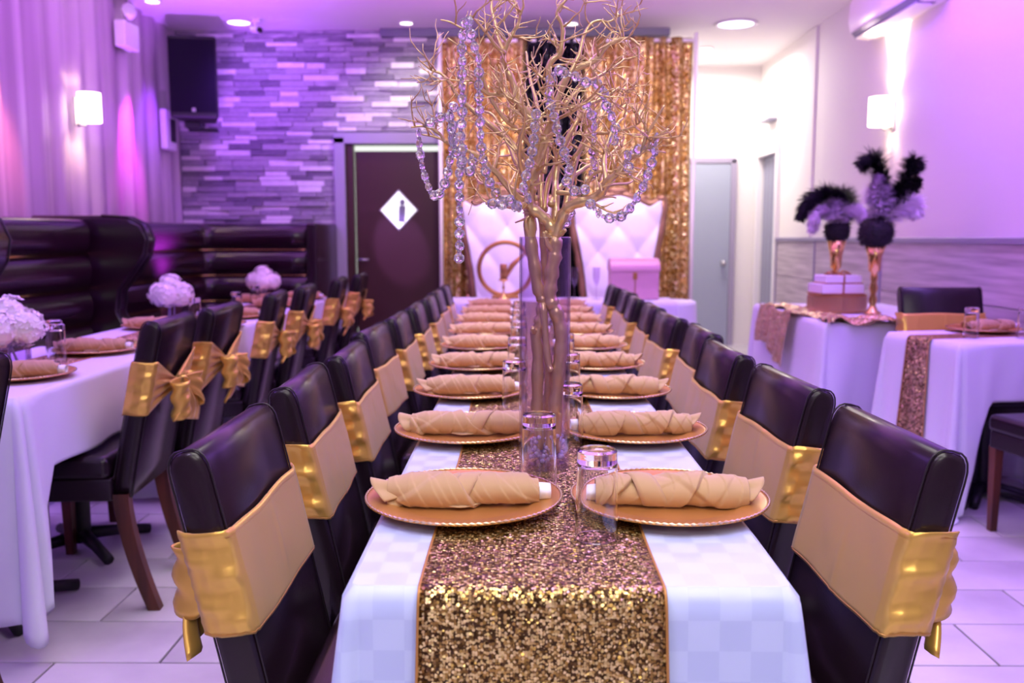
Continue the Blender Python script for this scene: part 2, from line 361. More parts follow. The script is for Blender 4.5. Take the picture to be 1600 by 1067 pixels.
# ledger stones, each its own block
rs = random.Random(3); unit = {}
def stone_mesh(k, i):
    if (k, i) not in unit:
        b = MB().box((0, 0, 0), (1, 1, 1)); j = random.Random(i + 9)
        b.v = [(x * (1 - .02 * j.random()), y * (1 + .3 * (j.random() - .5)), z * (1 - .08 * j.random())) for x, y, z in b.v]
        me = bpy.data.meshes.new('stone'); me.from_pydata(b.v, [], b.f); me.materials.append(M[k]); unit[(k, i)] = me
    return unit[(k, i)]
rest = {k: MB() for k in ('stone_a', 'stone_b', 'stone_c', 'stone_d')}; n = 0
z = .0; row = 0
while z < ZC - .01:
    h = rs.choice((.038, .046, .054)); h = min(h, ZC - z); x = XL + .02 - rs.random() * .2
    while x < XS:
        wd = rs.uniform(.14, .36); x0, x1 = max(x, XL + .01), min(x + wd, XS); x += wd
        if x1 - x0 < .03: continue
        if z < DZ + .09 and x1 > DX0 - .1 and x0 < DX1 + .1:
            if x0 < DX0 - .11: x1 = DX0 - .1
            elif x1 > DX1 + .13: x0 = DX1 + .1
            else: continue
        k = rs.choices(('stone_a', 'stone_b', 'stone_c', 'stone_d'), (38, 14, 16, 32))[0]
        d = rs.uniform(.012, .045); seen = (x1 < DX0 and z > 1.27) or (x0 > DX0 - .2 and x1 < -.55 and z > DZ)
        c = ((x0 + x1) / 2, YB - d / 2 + .004, z + h / 2); s = (x1 - x0 - .003, d, h - .003)
        if seen and n < 300:
            o = bpy.data.objects.new('stone', stone_mesh(k, rs.randrange(4))); C.objects.link(o); o.parent = wb; o.location = c; o.scale = s; n += 1
        else: rest[k].box(c, s)
    z += h
for k, b in rest.items():
    if b.v: stuff(b.build('further_stones', k, wb))
struct(MB().box(((-1.25 + XS) / 2, YB - .06, ZC - .035), (XS + 1.25, .1, .07)).build('wall_top_bar', 'grey_plastic', bev=.005))  # grey bar along the top of the stone wall
# doorway with a dark door standing a hand's width ajar
b = MB(); b.box((DX0 - .05, YB - .02, 1.06), (.1, .09, 2.12)); b.box((DX1 + .05, YB - .02, 1.06), (.1, .09, 2.12)); b.box(((DX0 + DX1) / 2, YB - .02, DZ + .05), (DX1 - DX0 + .2, .09, .1))
struct(b.build('trim_3', 'frame_paint', bev=.006))
door = bpy.data.objects.new('door_1', None); C.objects.link(door); struct(door); door.location = (0, 0, 0)
b = MB(); b.box((DX0 + .035, YB + .03, DZ / 2), (.07, .1, DZ)); b.box((DX1 - .02, YB + .03, DZ / 2), (.04, .1, DZ)); b.build('door_frame', 'door_brown', door, bev=.004)
b = MB(); b.box((-1.085, YB + .05, 1.0), (.87, .045, 2.0)); leaf = b.build('door_leaf', 'door_brown', door, bev=.004)
cx, cz, r = -1.12, 1.46, .19
def diamond(r0, y0, t):
    b = MB(); vs = [(cx, y0, cz + r0), (cx + r0 * .95, y0, cz), (cx, y0, cz - r0), (cx - r0 * .95, y0, cz)]
    vs += [(x, y0 - t, z_) for x, y0_, z_ in vs]; return b.add(vs, [(0, 1, 2, 3), (7, 6, 5, 4)] + [(i, (i + 1) % 4, (i + 1) % 4 + 4, i + 4) for i in range(4)])
diamond(r, YB + .03, .012).build('window_frame', 'steel', door)
diamond(r - .014, YB + .02, .006).build('window_pane', 'room_glow', door)  # pale light put into the pane as its own emission
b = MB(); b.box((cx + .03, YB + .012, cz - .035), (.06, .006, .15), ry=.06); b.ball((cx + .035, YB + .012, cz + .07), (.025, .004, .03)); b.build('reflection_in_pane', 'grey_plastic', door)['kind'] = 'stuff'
b = MB(); b.tube([(-1.50, YB + .02, 1.0), (-1.50, YB - .03, 1.0), (-1.40, YB - .03, 1.0)], .01, 8); b.build('door_handle', 'steel', door, smooth=True)
struct(MB().box(((DX0 + DX1) / 2, YB + .4, 1.1), (1.6, .02, 2.6)).build('glow_panel_beyond_door', 'room_glow'))  # self-lit panel standing in for the bright room beyond
# grey service door at the corridor's end, and a glazed door in the right wall
d2 = bpy.data.objects.new('door_2', None); C.objects.link(d2); struct(d2)
b = MB(); b.box((1.44, YR - .02, 1.03), (.06, .05, 2.06)); b.box((2.375, YR - .02, 1.03), (.06, .05, 2.06)); b.box((1.905, YR - .02, 2.05), (.99, .05, .06)); b.build('door_frame', 'frame_paint', d2, bev=.004)
MB().box((1.908, YR - .02, 1.01), (.87, .035, 2.0)).build('door_leaf', 'door_grey', d2, bev=.004)
b = MB(); b.tube([(2.27, YR - .03, .92), (2.27, YR - .07, .92)], .014, 10); b.ball((2.27, YR - .095, .92), .034, 14, 10); b.build('door_knob', 'steel', d2, smooth=True)
d3 = bpy.data.objects.new('door_3', None); C.objects.link(d3); struct(d3)
b = MB(); b.box((XR - .01, 9.27, 1.05), (.06, .07, 2.1)); b.box((XR - .01, 10.03, 1.05), (.06, .07, 2.1)); b.box((XR - .01, 9.65, 2.12), (.07, .83, .1)); b.build('door_frame', 'white_plastic', d3, bev=.005)
MB().box((XR + .05, 9.65, 1.03), (.03, .7, 2.06)).build('door_leaf', 'door_grey', d3)
for i in range(5): MB().box((XR + .03, 9.38 + i * .135, 1.03), (.012, .018, 2.0)).build('glazing_bar', 'frame_paint', d3)
MB().box((XR + .02, 9.32, 1.03), (.03, .05, 2.06)).build('door_edge', 'black', d3)
# wainscot panels on the right wall
wc = bpy.data.objects.new('wainscot', None); C.objects.link(wc); struct(wc)
ys = [9.2, 8.02, 6.55, 4.55, 3.0, 1.5, 0, -1.5, -3.1]
for a, c in zip(ys, ys[1:]):
    for z0, z1 in ((.1, .46), (.465, .825), (.83, 1.175)):
        MB().box((XR - .012, (a + c) / 2, (z0 + z1) / 2), (.024, a - c - .012, z1 - z0)).build('panel', 'wainscot', wc, bev=.002, seg=1)
for a in ys: MB().box((XR - .016, a, .64), (.034, .03, 1.08)).build('strip', 'wainscot_trim', wc, bev=.003, seg=1)
MB().box((XR - .02, (ys[0] + ys[-1]) / 2, 1.19), (.045, ys[0] - ys[-1] + .03, .035)).build('cap_rail', 'wainscot_trim', wc, bev=.004)
struct(MB().box((XR - .012, (ys[0] + ys[-1]) / 2, .05), (.026, ys[0] - ys[-1], .1)).build('baseboard_right', 'wainscot_trim', bev=.004))

# ------------------------------------------------------------------ ceiling fittings
def downlight(x, y, r, m, label, group='recessed ceiling lights'):
    t = thing('recessed_downlight', label, 'ceiling light', (x, y, ZC), 0, group)
    MB().lathe([(r, 0), (r * 1.25, -.002), (r * 1.28, -.01), (r * 1.05, -.014), (r, -.004)], 28).build('trim_ring', 'white_plastic', t, smooth=True)
    MB().lathe([(0.0001, -.006), (r * .8, -.006), (r * 1.0, -.004)], 28).build('lens', m, t, smooth=True)
for (px, py, r, m, lb) in ((373, 34, .095, 'lamp_cool', 'violet glowing recessed light on the ceiling near the loudspeaker'),
                           (635, 35, .055, 'lamp_white', 'small white recessed light on the ceiling above the dark door'),
                           (893, 36, .055, 'lamp_white', 'small white recessed light on the ceiling above the black curtain'),
                           (1150, 37, .15, 'lamp_cool', 'wide round recessed light on the ceiling near the air conditioner'),
                           (1103, 75, .06, 'lamp_white', 'small recessed light on the corridor ceiling past the curtain'),
                           (238, 1, .055, 'lamp_white', 'small recessed light at the top edge beside the left wall')):
    d = at(px, py, 1.0); t_ = (ZC - HC) / (d.z - HC); downlight(d.x * t_, t_, r, m, lb)
t = thing('ceiling_camera', 'small white security camera on the ceiling above the loudspeaker', 'camera', (-2.27, 7.95, ZC))
MB().lathe([(.0001, 0), (.045, 0), (.045, -.02), (.03, -.03), (.0001, -.03)], 16).build('mount', 'white_plastic', t, smooth=True)
MB().tube([(0, 0, -.02), (0, -.01, -.07)], .012, 8).build('arm', 'white_plastic', t)
MB().tube([(-.03, .03, -.08), (.045, -.05, -.1)], .028, 12).build('housing', 'white_plastic', t, smooth=False)
MB().tube([(.045, -.05, -.1), (.06, -.066, -.104)], .024, 12).build('lens', 'black', t)

# ------------------------------------------------------------------ wall sconces
def sconce(x, y, z, s, label):
    t = thing('wall_sconce', label, 'wall lamp', (x, y, z)); 
    MB().box((.008 * s, 0, -.03), (.016, .07, .2)).build('back_plate', 'steel', t, bev=.004)
    b = MB(); b.tube([(.01 * s, 0, -.11), (.07 * s, 0, -.125), (.085 * s, 0, -.1)], .008, 8); b.build('arm', 'steel', t, smooth=True)
    # half-open drum shade
    b = MB(); b.grid(lambda u, v: (.1 * s + .075 * math.cos(2 * math.pi * u) * 1, .072 * math.sin(2 * math.pi * u), -.1 + .2 * v), 28, 2, cu=True)
    b.build('lamp_shade', 'lamp_warm', t, smooth=True, solid=.004)
    l = bpy.data.lights.new('bulb', 'POINT'); l.energy = 12; l.color = (1, .74, .42); l.shadow_soft_size = .03
    o = bpy.data.objects.new('bulb', l); C.objects.link(o); o.parent = t; o.location = (.1 * s, 0, .02)
    u = bpy.data.lights.new('up_glow', 'SPOT'); u.energy = 150; u.color = (1, .82, .6); u.spot_size = R(56); u.spot_blend = .8; u.shadow_soft_size = .04
    o = bpy.data.objects.new('up_glow', u); C.objects.link(o); o.parent = t; o.location = (.1 * s, 0, .11); o.rotation_euler = (0, R(180 - 9 * s), 0)
sconce(XL + .02, 6.4, 2.11, 1, 'glowing drum wall lamp on the left fluted wall')
sconce(XR, 6.5, 2.09, -1, 'glowing drum wall lamp on the plain right wall')
# emergency light, wall box, mirror on the left wall
t = thing('emergency_light', 'white emergency light box with a round lamp head on the left wall', 'emergency light', (XL + .02, 7.2, 2.66))
MB().box((.045, 0, .11), (.09, .26, .2)).build('housing', 'white_plastic', t, bev=.012)
b = MB(); b.lathe([(.0001, .05), (.05, .05), (.06, 0), (.045, -.045), (.0001, -.06)], 18); h = b.build('lamp_head', 'white_plastic', t, smooth=True); h.location = (.08, -.03, .28); h.rotation_euler = (R(70), 0, R(30))
b = MB(); b.lathe([(.0001, .056), (.045, .053), (.05, .05)], 18); h2 = b.build('lamp_lens', 'mirror', h, smooth=True)
MB().tube([(.06, 0, .2), (.07, 0, .25)], .015, 8).build('bracket', 'grey_plastic', t)
t = thing('control_box', 'small pale control box on the left wall beside the loudspeaker', 'wall box', (XL + .02, 8.0, 1.98))
MB().box((.03, 0, .16), (.06, .22, .34)).build('housing', 'white_plastic', t, bev=.01); MB().box((.063, .03, .16), (.006, .12, .2)).build('cover', 'black', t, bev=.002)
t = thing('round_mirror', 'round dark framed mirror at the left edge of the left wall', 'mirror', (XL + .02, 5.18, 2.03)); t.rotation_euler = (0, R(90), 0)
MB().lathe([(.2, 0), (.225, 0), (.23, .02), (.2, .025), (.195, .01)], 36).build('frame', 'black', t, smooth=True); MB().lathe([(.0001, .012), (.2, .012)], 36).build('glass', 'mirror', t)
t = thing('exit_sign_box', 'small white box high on the right corridor wall above the glazed door', 'wall box', (XR, 9.55, 2.42))
MB().box((-.05, 0, .15), (.1, .28, .3)).build('housing', 'white_plastic', t, bev=.01); MB().box((-.05, 0, -.005), (.11, .29, .03)).build('lower_edge', 'grey_plastic', t, bev=.004)
# loudspeaker
t = thing('loudspeaker', 'large black loudspeaker mounted high in the left back corner', 'speaker', (-2.76, 7.85, 2.2), R(10))
b = MB(); vs = [(x * (.2 if y < 0 else .13), y * .18, z) for z in (0, .68) for x, y in ((-1, -1), (1, -1), (1, 1), (-1, 1))]
b.add(vs, [(0, 3, 2, 1), (4, 5, 6, 7), (0, 1, 5, 4), (1, 2, 6, 5), (2, 3, 7, 6), (3, 0, 4, 7)]); b.build('cabinet', 'black', t, bev=.025, seg=3)
MB().box((0, -.182, .35), (.37, .012, .6)).build('grille', 'speaker', t, bev=.005)
b = MB(); b.box((0, -.19, .07), (.03, .004, .032)); b.build('badge', 'steel', t, bev=.003)
b = MB(); b.box((-.05, .1, -.03), (.12, .2, .05)); b.box((-.1, .33, .1), (.06, .36, .06)); b.box((-.1, .47, .1), (.16, .03, .2)); b.box((.02, .14, -.06), (.24, .1, .03)); b.build('bracket', 'black', t, bev=.005)
# air conditioner on the right wall
t = thing('air_conditioner', 'white split air conditioner high on the right wall', 'air conditioner', (XR, 6.3, 2.66))
prof = [(0, 0), (-.16, 0), (-.21, .05), (-.225, .12), (-.215, .27), (-.19, .3), (0, .3)]
b = MB(); L = .56
vs = [(x, s * L, z) for s in (-1, 1) for x, z in prof]; k = len(prof)
b.add(vs, [tuple(range(k)), tuple(range(k, 2 * k))[::-1]] + [(i, i + k, (i + 1) % k + k, (i + 1) % k) for i in range(k)]); recalc(b.build('casing', 'white_plastic', t, bev=.012))
MB().box((-.135, 0, -.006), (.1, 1.02, .012), ry=.12).build('louvre', 'white_plastic', t, bev=.003); MB().box((-.125, 0, -.0005), (.12, 1.04, .006)).build('outlet', 'grey_plastic', t)
MB().box((-.19, 0, .022), (.05, 1.06, .006), ry=.8).build('lower_flap', 'grey_plastic', t)

# ------------------------------------------------------------------ channelled booth along the left and back walls
def roll_run(name, pts, z0, h, n, parent, gold, r=.08, label=None):
    """horizontal padded rolls following a plan path (list of (x, y, nx, ny)); gold strips lie between"""
    for i in range(n):
        zc = z0 + h * (i + .5)
        b = MB()
        def fn(u, v, zc=zc):
            q = u * (len(pts) - 1); j = min(int(q), len(pts) - 2); f = q - j
            p = [pts[j][k] * (1 - f) + pts[j + 1][k] * f for k in range(4)]
            a = math.pi * (v - .5); e = min(1, min(u, 1 - u) * 30)
            rr = (math.cos(a) ** .75 if math.cos(a) > 0 else 0) * r * (.55 + .45 * e)
            return (p[0] + p[2] * rr, p[1] + p[3] * rr, zc + math.sin(a) * h * .49)
        b.grid(fn, 60, 13); b.build('back_roll', 'booth_leather', parent, smooth=True)
        if i and gold: 
            b = MB(); zz = z0 + h * i
            b.tube([(p[0] + p[2] * .018, p[1] + p[3] * .018, zz) for p in pts], .0095, 6); b.build('gold_strip', 'gold', parent, smooth=True)
def booth(label, y0, y1, corner=False):
    t = thing('banquette_booth', label, 'booth seat', (0, 0, 0), 0, 'channelled booth seats')
    xf = -2.72
    path = [(xf, y0, 1, 0), (xf, y1, 1, 0)]
    if corner:
        cx_, cy_ = xf + .16, 7.6 - .16 + .0
        path = [(xf, y0, 1, 0), (xf, cy_, 1, 0)] + [(cx_ - .16 * math.cos(a), cy_ + .16 * math.sin(a), math.cos(a), -math.sin(a)) for a in [R(x) for x in (15, 30, 45, 60, 75)]] + [(cx_, 7.6, 0, -1), (-1.78, 7.6, 0, -1)]
        path = [p for q in range(len(path) - 1) for p in ([tuple(path[q][k] * (1 - f) + path[q + 1][k] * f for k in range(4)) for f in ((0, .5) if q in (0, len(path) - 2) else (0,))])] + [path[-1]]
        # equal arc steps
        out = [path[0]]; 
        segs = [math.hypot(path[i + 1][0] - path[i][0], path[i + 1][1] - path[i][1]) for i in range(len(path) - 1)]; tot = sum(segs)
        for s in range(1, 61):
            d = tot * s / 60; i = 0
            while i < len(segs) - 1 and d > segs[i]: d -= segs[i]; i += 1
            f = min(1, d / segs[i]); out.append(tuple(path[i][k] * (1 - f) + path[i + 1][k] * f for k in range(4)))
        path = out
    roll_run('roll', path, .46, .215, 4, t, True)
    # solid carcass behind the rolls
    b = MB(); b.box(((XL + .06 + xf) / 2, (y0 + (y1 if not corner else 8.3)) / 2, .66), (xf - XL - .06, (y1 if not corner else 8.3) - y0, 1.32))
    if corner: b.box(((xf - 1.78) / 2, 7.97, .66), (-1.78 - xf, .72, 1.32))
    b.build('back_frame', 'booth_leather', t, bev=.03, seg=3)
    b = MB(); b.box((xf + .29, (y0 + y1) / 2, .4), (.56, y1 - y0, .13)); 
    if corner: b.box((-2.0, 7.3, .4), (.6, .5, .13))
    b.build('seat', 'booth_leather', t, bev=.035, seg=3)
    b = MB(); b.box((xf + .27, (y0 + y1) / 2, .17), (.48, y1 - y0, .34)); 
    if corner: b.box((-2.0, 7.33, .17), (.6, .44, .34))
    b.build('plinth', 'booth_leather', t)
    return t
def wing(label, y):
    t = thing('booth_wing', label, 'booth divider', (0, y, 0), 0, 'curved booth dividers')
    # side view of the wing in X (from wall) and Z
    prof = [(XL + .08, 0), (-2.22, 0), (-2.2, .38), (-2.28, .5), (-2.46, .62), (-2.52, .74), (-2.50, .88), (-2.40, 1.0), (-2.33, 1.1), (-2.31, 1.2), (-2.35, 1.29), (-2.44, 1.335), (-2.6, 1.345), (XL + .08, 1.345)]
    k = len(prof); b = MB()
    vs = [(x, s * .055, z) for s in (-1, 1) for x, z in prof]
    b.add(vs, [tuple(range(k)), tuple(range(k, 2 * k))[::-1]] + [(i, i + k, (i + 1) % k + k, (i + 1) % k) for i in range(k)]); recalc(b.build('panel', 'booth_leather', t, bev=.025, seg=3))
    for s in (-1, 1):
        MB().tube([(x + .002, s * .047, z) for x, z in prof[2:13]], .006, 6).build('piping', 'piping', t, smooth=True)
booth('dark padded leather booth back along the left wall before the curved divider', 4.1, 5.59)
booth('dark padded leather corner booth wrapping from the left wall to the stone wall', 5.72, 7.1, True)
wing('curved dark leather booth divider between the two booths', 5.65)
wing('curved dark leather booth divider at the left edge of the photo', 4.03)
t = thing('booth_end_panel', 'flat dark leather end panel closing the corner booth beside the door', 'booth divider', (-1.725, 7.9, 0))
MB().box((0, 0, .665), (.09, .85, 1.33)).build('panel', 'booth_leather', t, bev=.02, seg=3)
b = MB(); b.tube([(-.03, -.425, .1), (-.03, -.428, 1.3)], .005, 6); b.tube([(.03, -.425, .1), (.03, -.428, 1.3)], .005, 6); b.build('piping', 'piping', t)
# ------------------------------------------------------------------ parsons chairs with satin sashes
HW = .192           # half width of the backrest
def cx_at(z):       # centre line of the leaning backrest (x), seat side is +x
    q = max(0, z - .36); return -.195 * q - .045 * q * q
def make_chair(sashed=True, gathered=False):
    t = thing('dining_chair', 'x', 'chair', (0, 0, 0), 0)
    # side profile of the padded back, softly rolled at the top
    prof = []
    def off(z, t, e=0):     # point t across the slab and e beyond its end, square to the leaning centre line
        s_ = (cx_at(z + .01) - cx_at(z - .01)) / .02; q_ = math.hypot(1, s_); return (cx_at(z) + t / q_ + e * s_ / q_, z - t * s_ / q_ * 1 + e / q_)
    for i in range(9): prof.append(off(.36 + .46 * i / 8, .03))
    for i in range(11):
        a = math.pi * i / 10; c_, s_ = math.cos(a), max(0, math.sin(a)); prof.append(off(.852, .03 * math.copysign(abs(c_) ** .75, c_), .043 * s_ ** .75))
    for i in range(9): prof.append(off(.82 - .46 * i / 8, -.03))
    k = len(prof); mx = sum(p[0] for p in prof) / k
    b = MB(); st = [(-HW, .012), (-HW + .002, .005), (-HW + .008, 0), (0, -.0), (HW - .008, 0), (HW - .002, .005), (HW, .012)]
    vs = []
    for y, ins in st:
        for x, z in prof:
            c = cx_at(z); f = 1 - ins / .03
            vs.append((c + (x - c) * f + (.006 if y == 0 else 0) * (1 if x < c else -1) * 0, y, z - (ins * .9 if z > .86 else 0)))
    fs = [(s * k + i, s * k + (i + 1) % k, (s + 1) * k + (i + 1) % k, (s + 1) * k + i) for s in range(len(st) - 1) for i in range(k)]
    fs += [tuple(range(k)), tuple((len(st) - 1) * k + i for i in range(k))[::-1]]
    b.add(vs, fs); o = recalc(b.build('backrest', 'leather', t, smooth=True))
    for s in (0, -1): o.data.polygons[len(o.data.polygons) - 1 + s].use_smooth = True
    for s in (-1, 1):
        MB().tube([(x * 1 + (.0015 if x > cx_at(z) else -.0015), s * (HW - .006), z + (.0015 if z > .87 else 0)) for x, z in prof], .0018, 5).build('piping', 'piping', o, smooth=True)
    b = MB(); b.box((.235, 0, .452), (.42, .43, .075)); b.build('seat', 'leather', t, bev=.024, seg=3)
    b = MB(); b.box((.225, 0, .385), (.41, .42, .07)); b.build('seat_rail', 'leather', t, bev=.008)
    for s in (-1, 1):
        MB().taper((.41, s * .188, 0), (.415, s * .186, .36), (.015, .015), (.021, .021)).build('leg', 'leg_wood', t, bev=.003, seg=1)
        b = MB(); b.grid(lambda u, v, s=s: ((-.085 * (1 - u) ** 1.6) + (.019 + .005 * u) * math.cos(2 * math.pi * (v + .125)) * 1.414, s * .184 + .019 * math.sin(2 * math.pi * (v + .125)) * 1.414, u * .37), 8, 4, cv=True)
        b.add([(-.085 + .019 * i, s * .184 + .019 * j, 0) for i, j in ((-1, -1), (1, -1), (1, 1), (-1, 1))], [(0, 1, 2, 3)])
        b.build('leg', 'leg_wood', t, bev=.002, seg=1)
    if sashed: add_sash(t, gathered)
    return t
def add_sash(t, seed=0):
    rnd = random.Random(seed + 5)
    Z0, Z1 = .612, .775; ph = [rnd.uniform(0, 6.28) for _ in range(6)]
    a0, d = .034 + .004, HW + .006     # half depth and half width of the wrapped section
    P = [(a0, 0)]; 
    per = []
    def ring(u):
        # u: 0 = middle of the seat side, .5 = middle of the outer side; returns local x offset and y
        u = u % 1; L = 2 * (2 * d) + 2 * (2 * a0); s = u * L
        if s < d: return a0, s, 0
        s -= d
        if s < 2 * a0: return a0 - s, d, .5
        s -= 2 * a0
        if s < 2 * d: return -a0, d - s, 1
        s -= 2 * d
        if s < 2 * a0: return -a0 + s, -d, .5
        s -= 2 * a0; return a0, -d + s, 0
    def fn(u, v):
        x, y, side = ring(u)
        # round the corners of the section
        rx = min(1, (abs(x) / a0)); ry = min(1, abs(y) / d)
        if rx > .6 and ry > .93: x *= .93; y *= .985
        zm, hh = (Z0 + Z1) / 2, (Z1 - Z0) / 2
        fold = 0
        if side == 1:
            p = 1 - min(1, abs(y) / (d * .98))
            hh *= 1 - .8 * p; zm -= .012 * p; fold = .005 * (.4 + p) * math.sin(v * 26 + ph[0] + y * 10) + .014 * p
            x = -a0 - abs(fold) - .002
        elif side == .5:
            fold = .0045 * math.sin(v * 15 + ph[1] + x * 32) + .003 * math.sin(v * 29 + ph[2] - x * 20) + .003; y += math.copysign(max(-.001, fold), y)
            zm += .003 * math.sin(x * 40 + ph[3])
        else:
            x += max(0, .0012 * math.sin(v * 5 + y * 28 + ph[4]) + .0015 * math.exp(-((y - .01) / .006) ** 2))
            zm += .002 * math.sin(y * 22 + ph[5])
        z = zm + (v - .5) * 2 * hh
        return (cx_at(z) + x + .001, y, z)
    b = MB(); b.grid(fn, 120, 18, cu=True); s = b.build('sash', 'satin', t, smooth=True, solid=.002)
    for v in (.02, .93): MB().tube([tuple(Vector(fn(i / 120, v)) + Vector((0, 0, 0))) for i in range(120)], .0013 if v > .5 else .002, 4, closed=True).build('hem', 'satin_seam', s, smooth=True)
    # bow at the outer side
    xb = cx_at(.69) - a0 - .02; zb = .682
    for sg in (-1, 1):
        L, q = rnd.uniform(.075, .1), rnd.uniform(.0, .03)
        def loop(u, v, sg=sg, L=L, q=q):
            y = sg * (.012 + L * math.sin(math.pi * u) ** .8); x = xb - .006 - .038 * math.sin(2 * math.pi * u) * (1 if u < .5 else .35) - .012
            h = .018 + .042 * math.sin(math.pi * u) ** .7
            rf = .007 * math.sin(v * 13 + u * 5 + ph[0] * sg) * math.sin(math.pi * u)
            return (x + rf, y, zb - q * math.sin(math.pi * u) - .02 * math.sin(math.pi * u) + (v - .5) * 2 * h)
        MB().grid(loop, 26, 12).build('bow_loop', 'satin', s, smooth=True, solid=.002)
        tl = rnd.uniform(.08, .13)
        def tail(u, v, sg=sg, tl=tl):
            wd = .012 + .035 * u ** .7; a = .35 * sg
            return (xb - .012 - .022 * math.sin(u * 3) + .008 * math.sin(v * 9 + sg), sg * (.008 + .07 * u) + (v - .5) * 2 * wd, zb - tl * u - .02 * (v if sg > 0 else 1 - v) * u)
        MB().grid(tail, 14, 9).build('bow_tail', 'satin', s, smooth=True, solid=.002)
    b = MB(); b.grid(lambda u, v: (xb - .012 + (.02 + .003 * math.sin(12 * u * 6.28)) * math.cos(2 * math.pi * u) * (.6 + .4 * math.sin(math.pi * v)), (.018 + .002 * math.sin(5 * u * 6.28)) * math.sin(2 * math.pi * u) * (.6 + .4 * math.sin(math.pi * v)), zb + (v - .5) * .05), 24, 9, cu=True)
    b.build('knot', 'satin', s, smooth=True, solid=.001)

chairs = [make_chair(True, i) for i in range(3)] + [make_chair(False)]
used = []
def put_chair(v, x, y, rz, label, group, sc=1.0):
    if v not in used: used.append(v); c = chairs[v]
    else: c = dup(chairs[v])
    c.location = (x, y, 0); c.rotation_euler = (0, 0, rz); c.scale = (sc,) * 3; c['label'] = label; c['group'] = group; return c
# x of the chair is where its back meets the seat
jl = [0, .02, -.025, .02, 0, .01, -.01, 0, 0]
LW = ['nearest the camera', 'second from the camera', 'third from the camera', 'fourth from the camera', 'fifth from the camera', 'sixth from the camera', 'seventh from the camera', 'eighth from the camera', 'last before the white thrones']
for i in range(9):
    y = 1.487 + .54 * i
    put_chair(i % 3, -.382 + [0, -.012, .0, -.03, -.01, 0, .01, 0, 0][i], y + jl[i], R([0, 2, 1, -3, 0, 1, 0, -1, 0][i]), f'dark leather chair in a gold satin sash on the left side of the long table, {LW[i]}'.replace('dark leather chair in a gold satin sash on', 'gold-sashed dark chair on'), 'chairs along the left side of the long table')
    put_chair((i + 1) % 3, [.52, .51, .50, .51, .51, .51, .51, .51, .51][i] + [0, .0, -.01, .02, 0, .01, 0, .02, 0][i], y + jl[-i] * .6, math.pi + R([2, 3, 1, -1, 3, 0, -2, 1, 0][i]), f'gold-sashed dark chair on the right side of the long table, {LW[i]}', 'chairs along the right side of the long table')
for k, (x, y, a, lb) in enumerate(((-1.295, 3.0, 184, 'dark chair with gold bow at the near left table, wooden legs in full view'), (-1.295, 3.53, 182, 'dark leather chair with gold bow just behind the nearest left-hand chair'),
                                   (-1.305, 4.36, 187, 'dark chair with gold bow at the middle left table, nearer one'), (-1.305, 4.98, 184, 'dark chair with gold bow at the middle left table, farther one'),
                                   (-1.305, 5.92, 184, 'dark chair with gold bow at the far left table, nearer one'), (-1.285, 6.6, 182, 'dark chair with gold bow at the far left table, next to the door'))):
    put_chair(k % 3, x, y, R(a), lb, 'chairs on the aisle side of the left tables', 1.055)
put_chair(3, -1.325, 1.86, R(182), 'dark chair showing only its rounded corner at the left edge of the photo', 'chairs on the aisle side of the left tables', 1.055)
put_chair(2, 2.14, 4.46, R(-90), 'dark leather chair with gold sash facing the camera behind the right table', 'chairs at the right table', 1.07)
put_chair(0, 2.22, 3.25, R(100), 'dark chair tucked under the near side of the right table, only its seat showing', 'chairs at the right table', 1.0)

# ------------------------------------------------------------------ tables and cloths
def table_base(name, label, x0, x1, y0, y1, group, cast=True, rz=0, ctr=None):
    cx_, cy_ = (x0 + x1) / 2, (y0 + y1) / 2
    t = thing(name, label, 'table', (cx_, cy_, 0), rz, group)
    MB().box((0, 0, .742), (x1 - x0 - .006, y1 - y0 - .006, .026)).build('tabletop', 'leg_wood', t, bev=.003)
    L = y1 - y0; ks = [-L / 2 + .3, L / 2 - .3] if L < 2 else [-L / 2 + .3 + j * (L - .6) / 4 for j in range(5)]
    for q in ks:
        MB().lathe([(.035, .03), (.032, .1), (.03, .7), (.09, .73)], 16, (0, q, 0)).build('pedestal', 'black', t, smooth=True)
        for a in range(4):
            an = R(45 + 90 * a); c, s = math.cos(an), math.sin(an)
            MB().tube([(0, q, .06), (.13 * c, q + .13 * s, .045), (.26 * c, q + .26 * s, .02)], [.028, .022, .02], 8).build('foot', 'black', t, smooth=True)
    return t
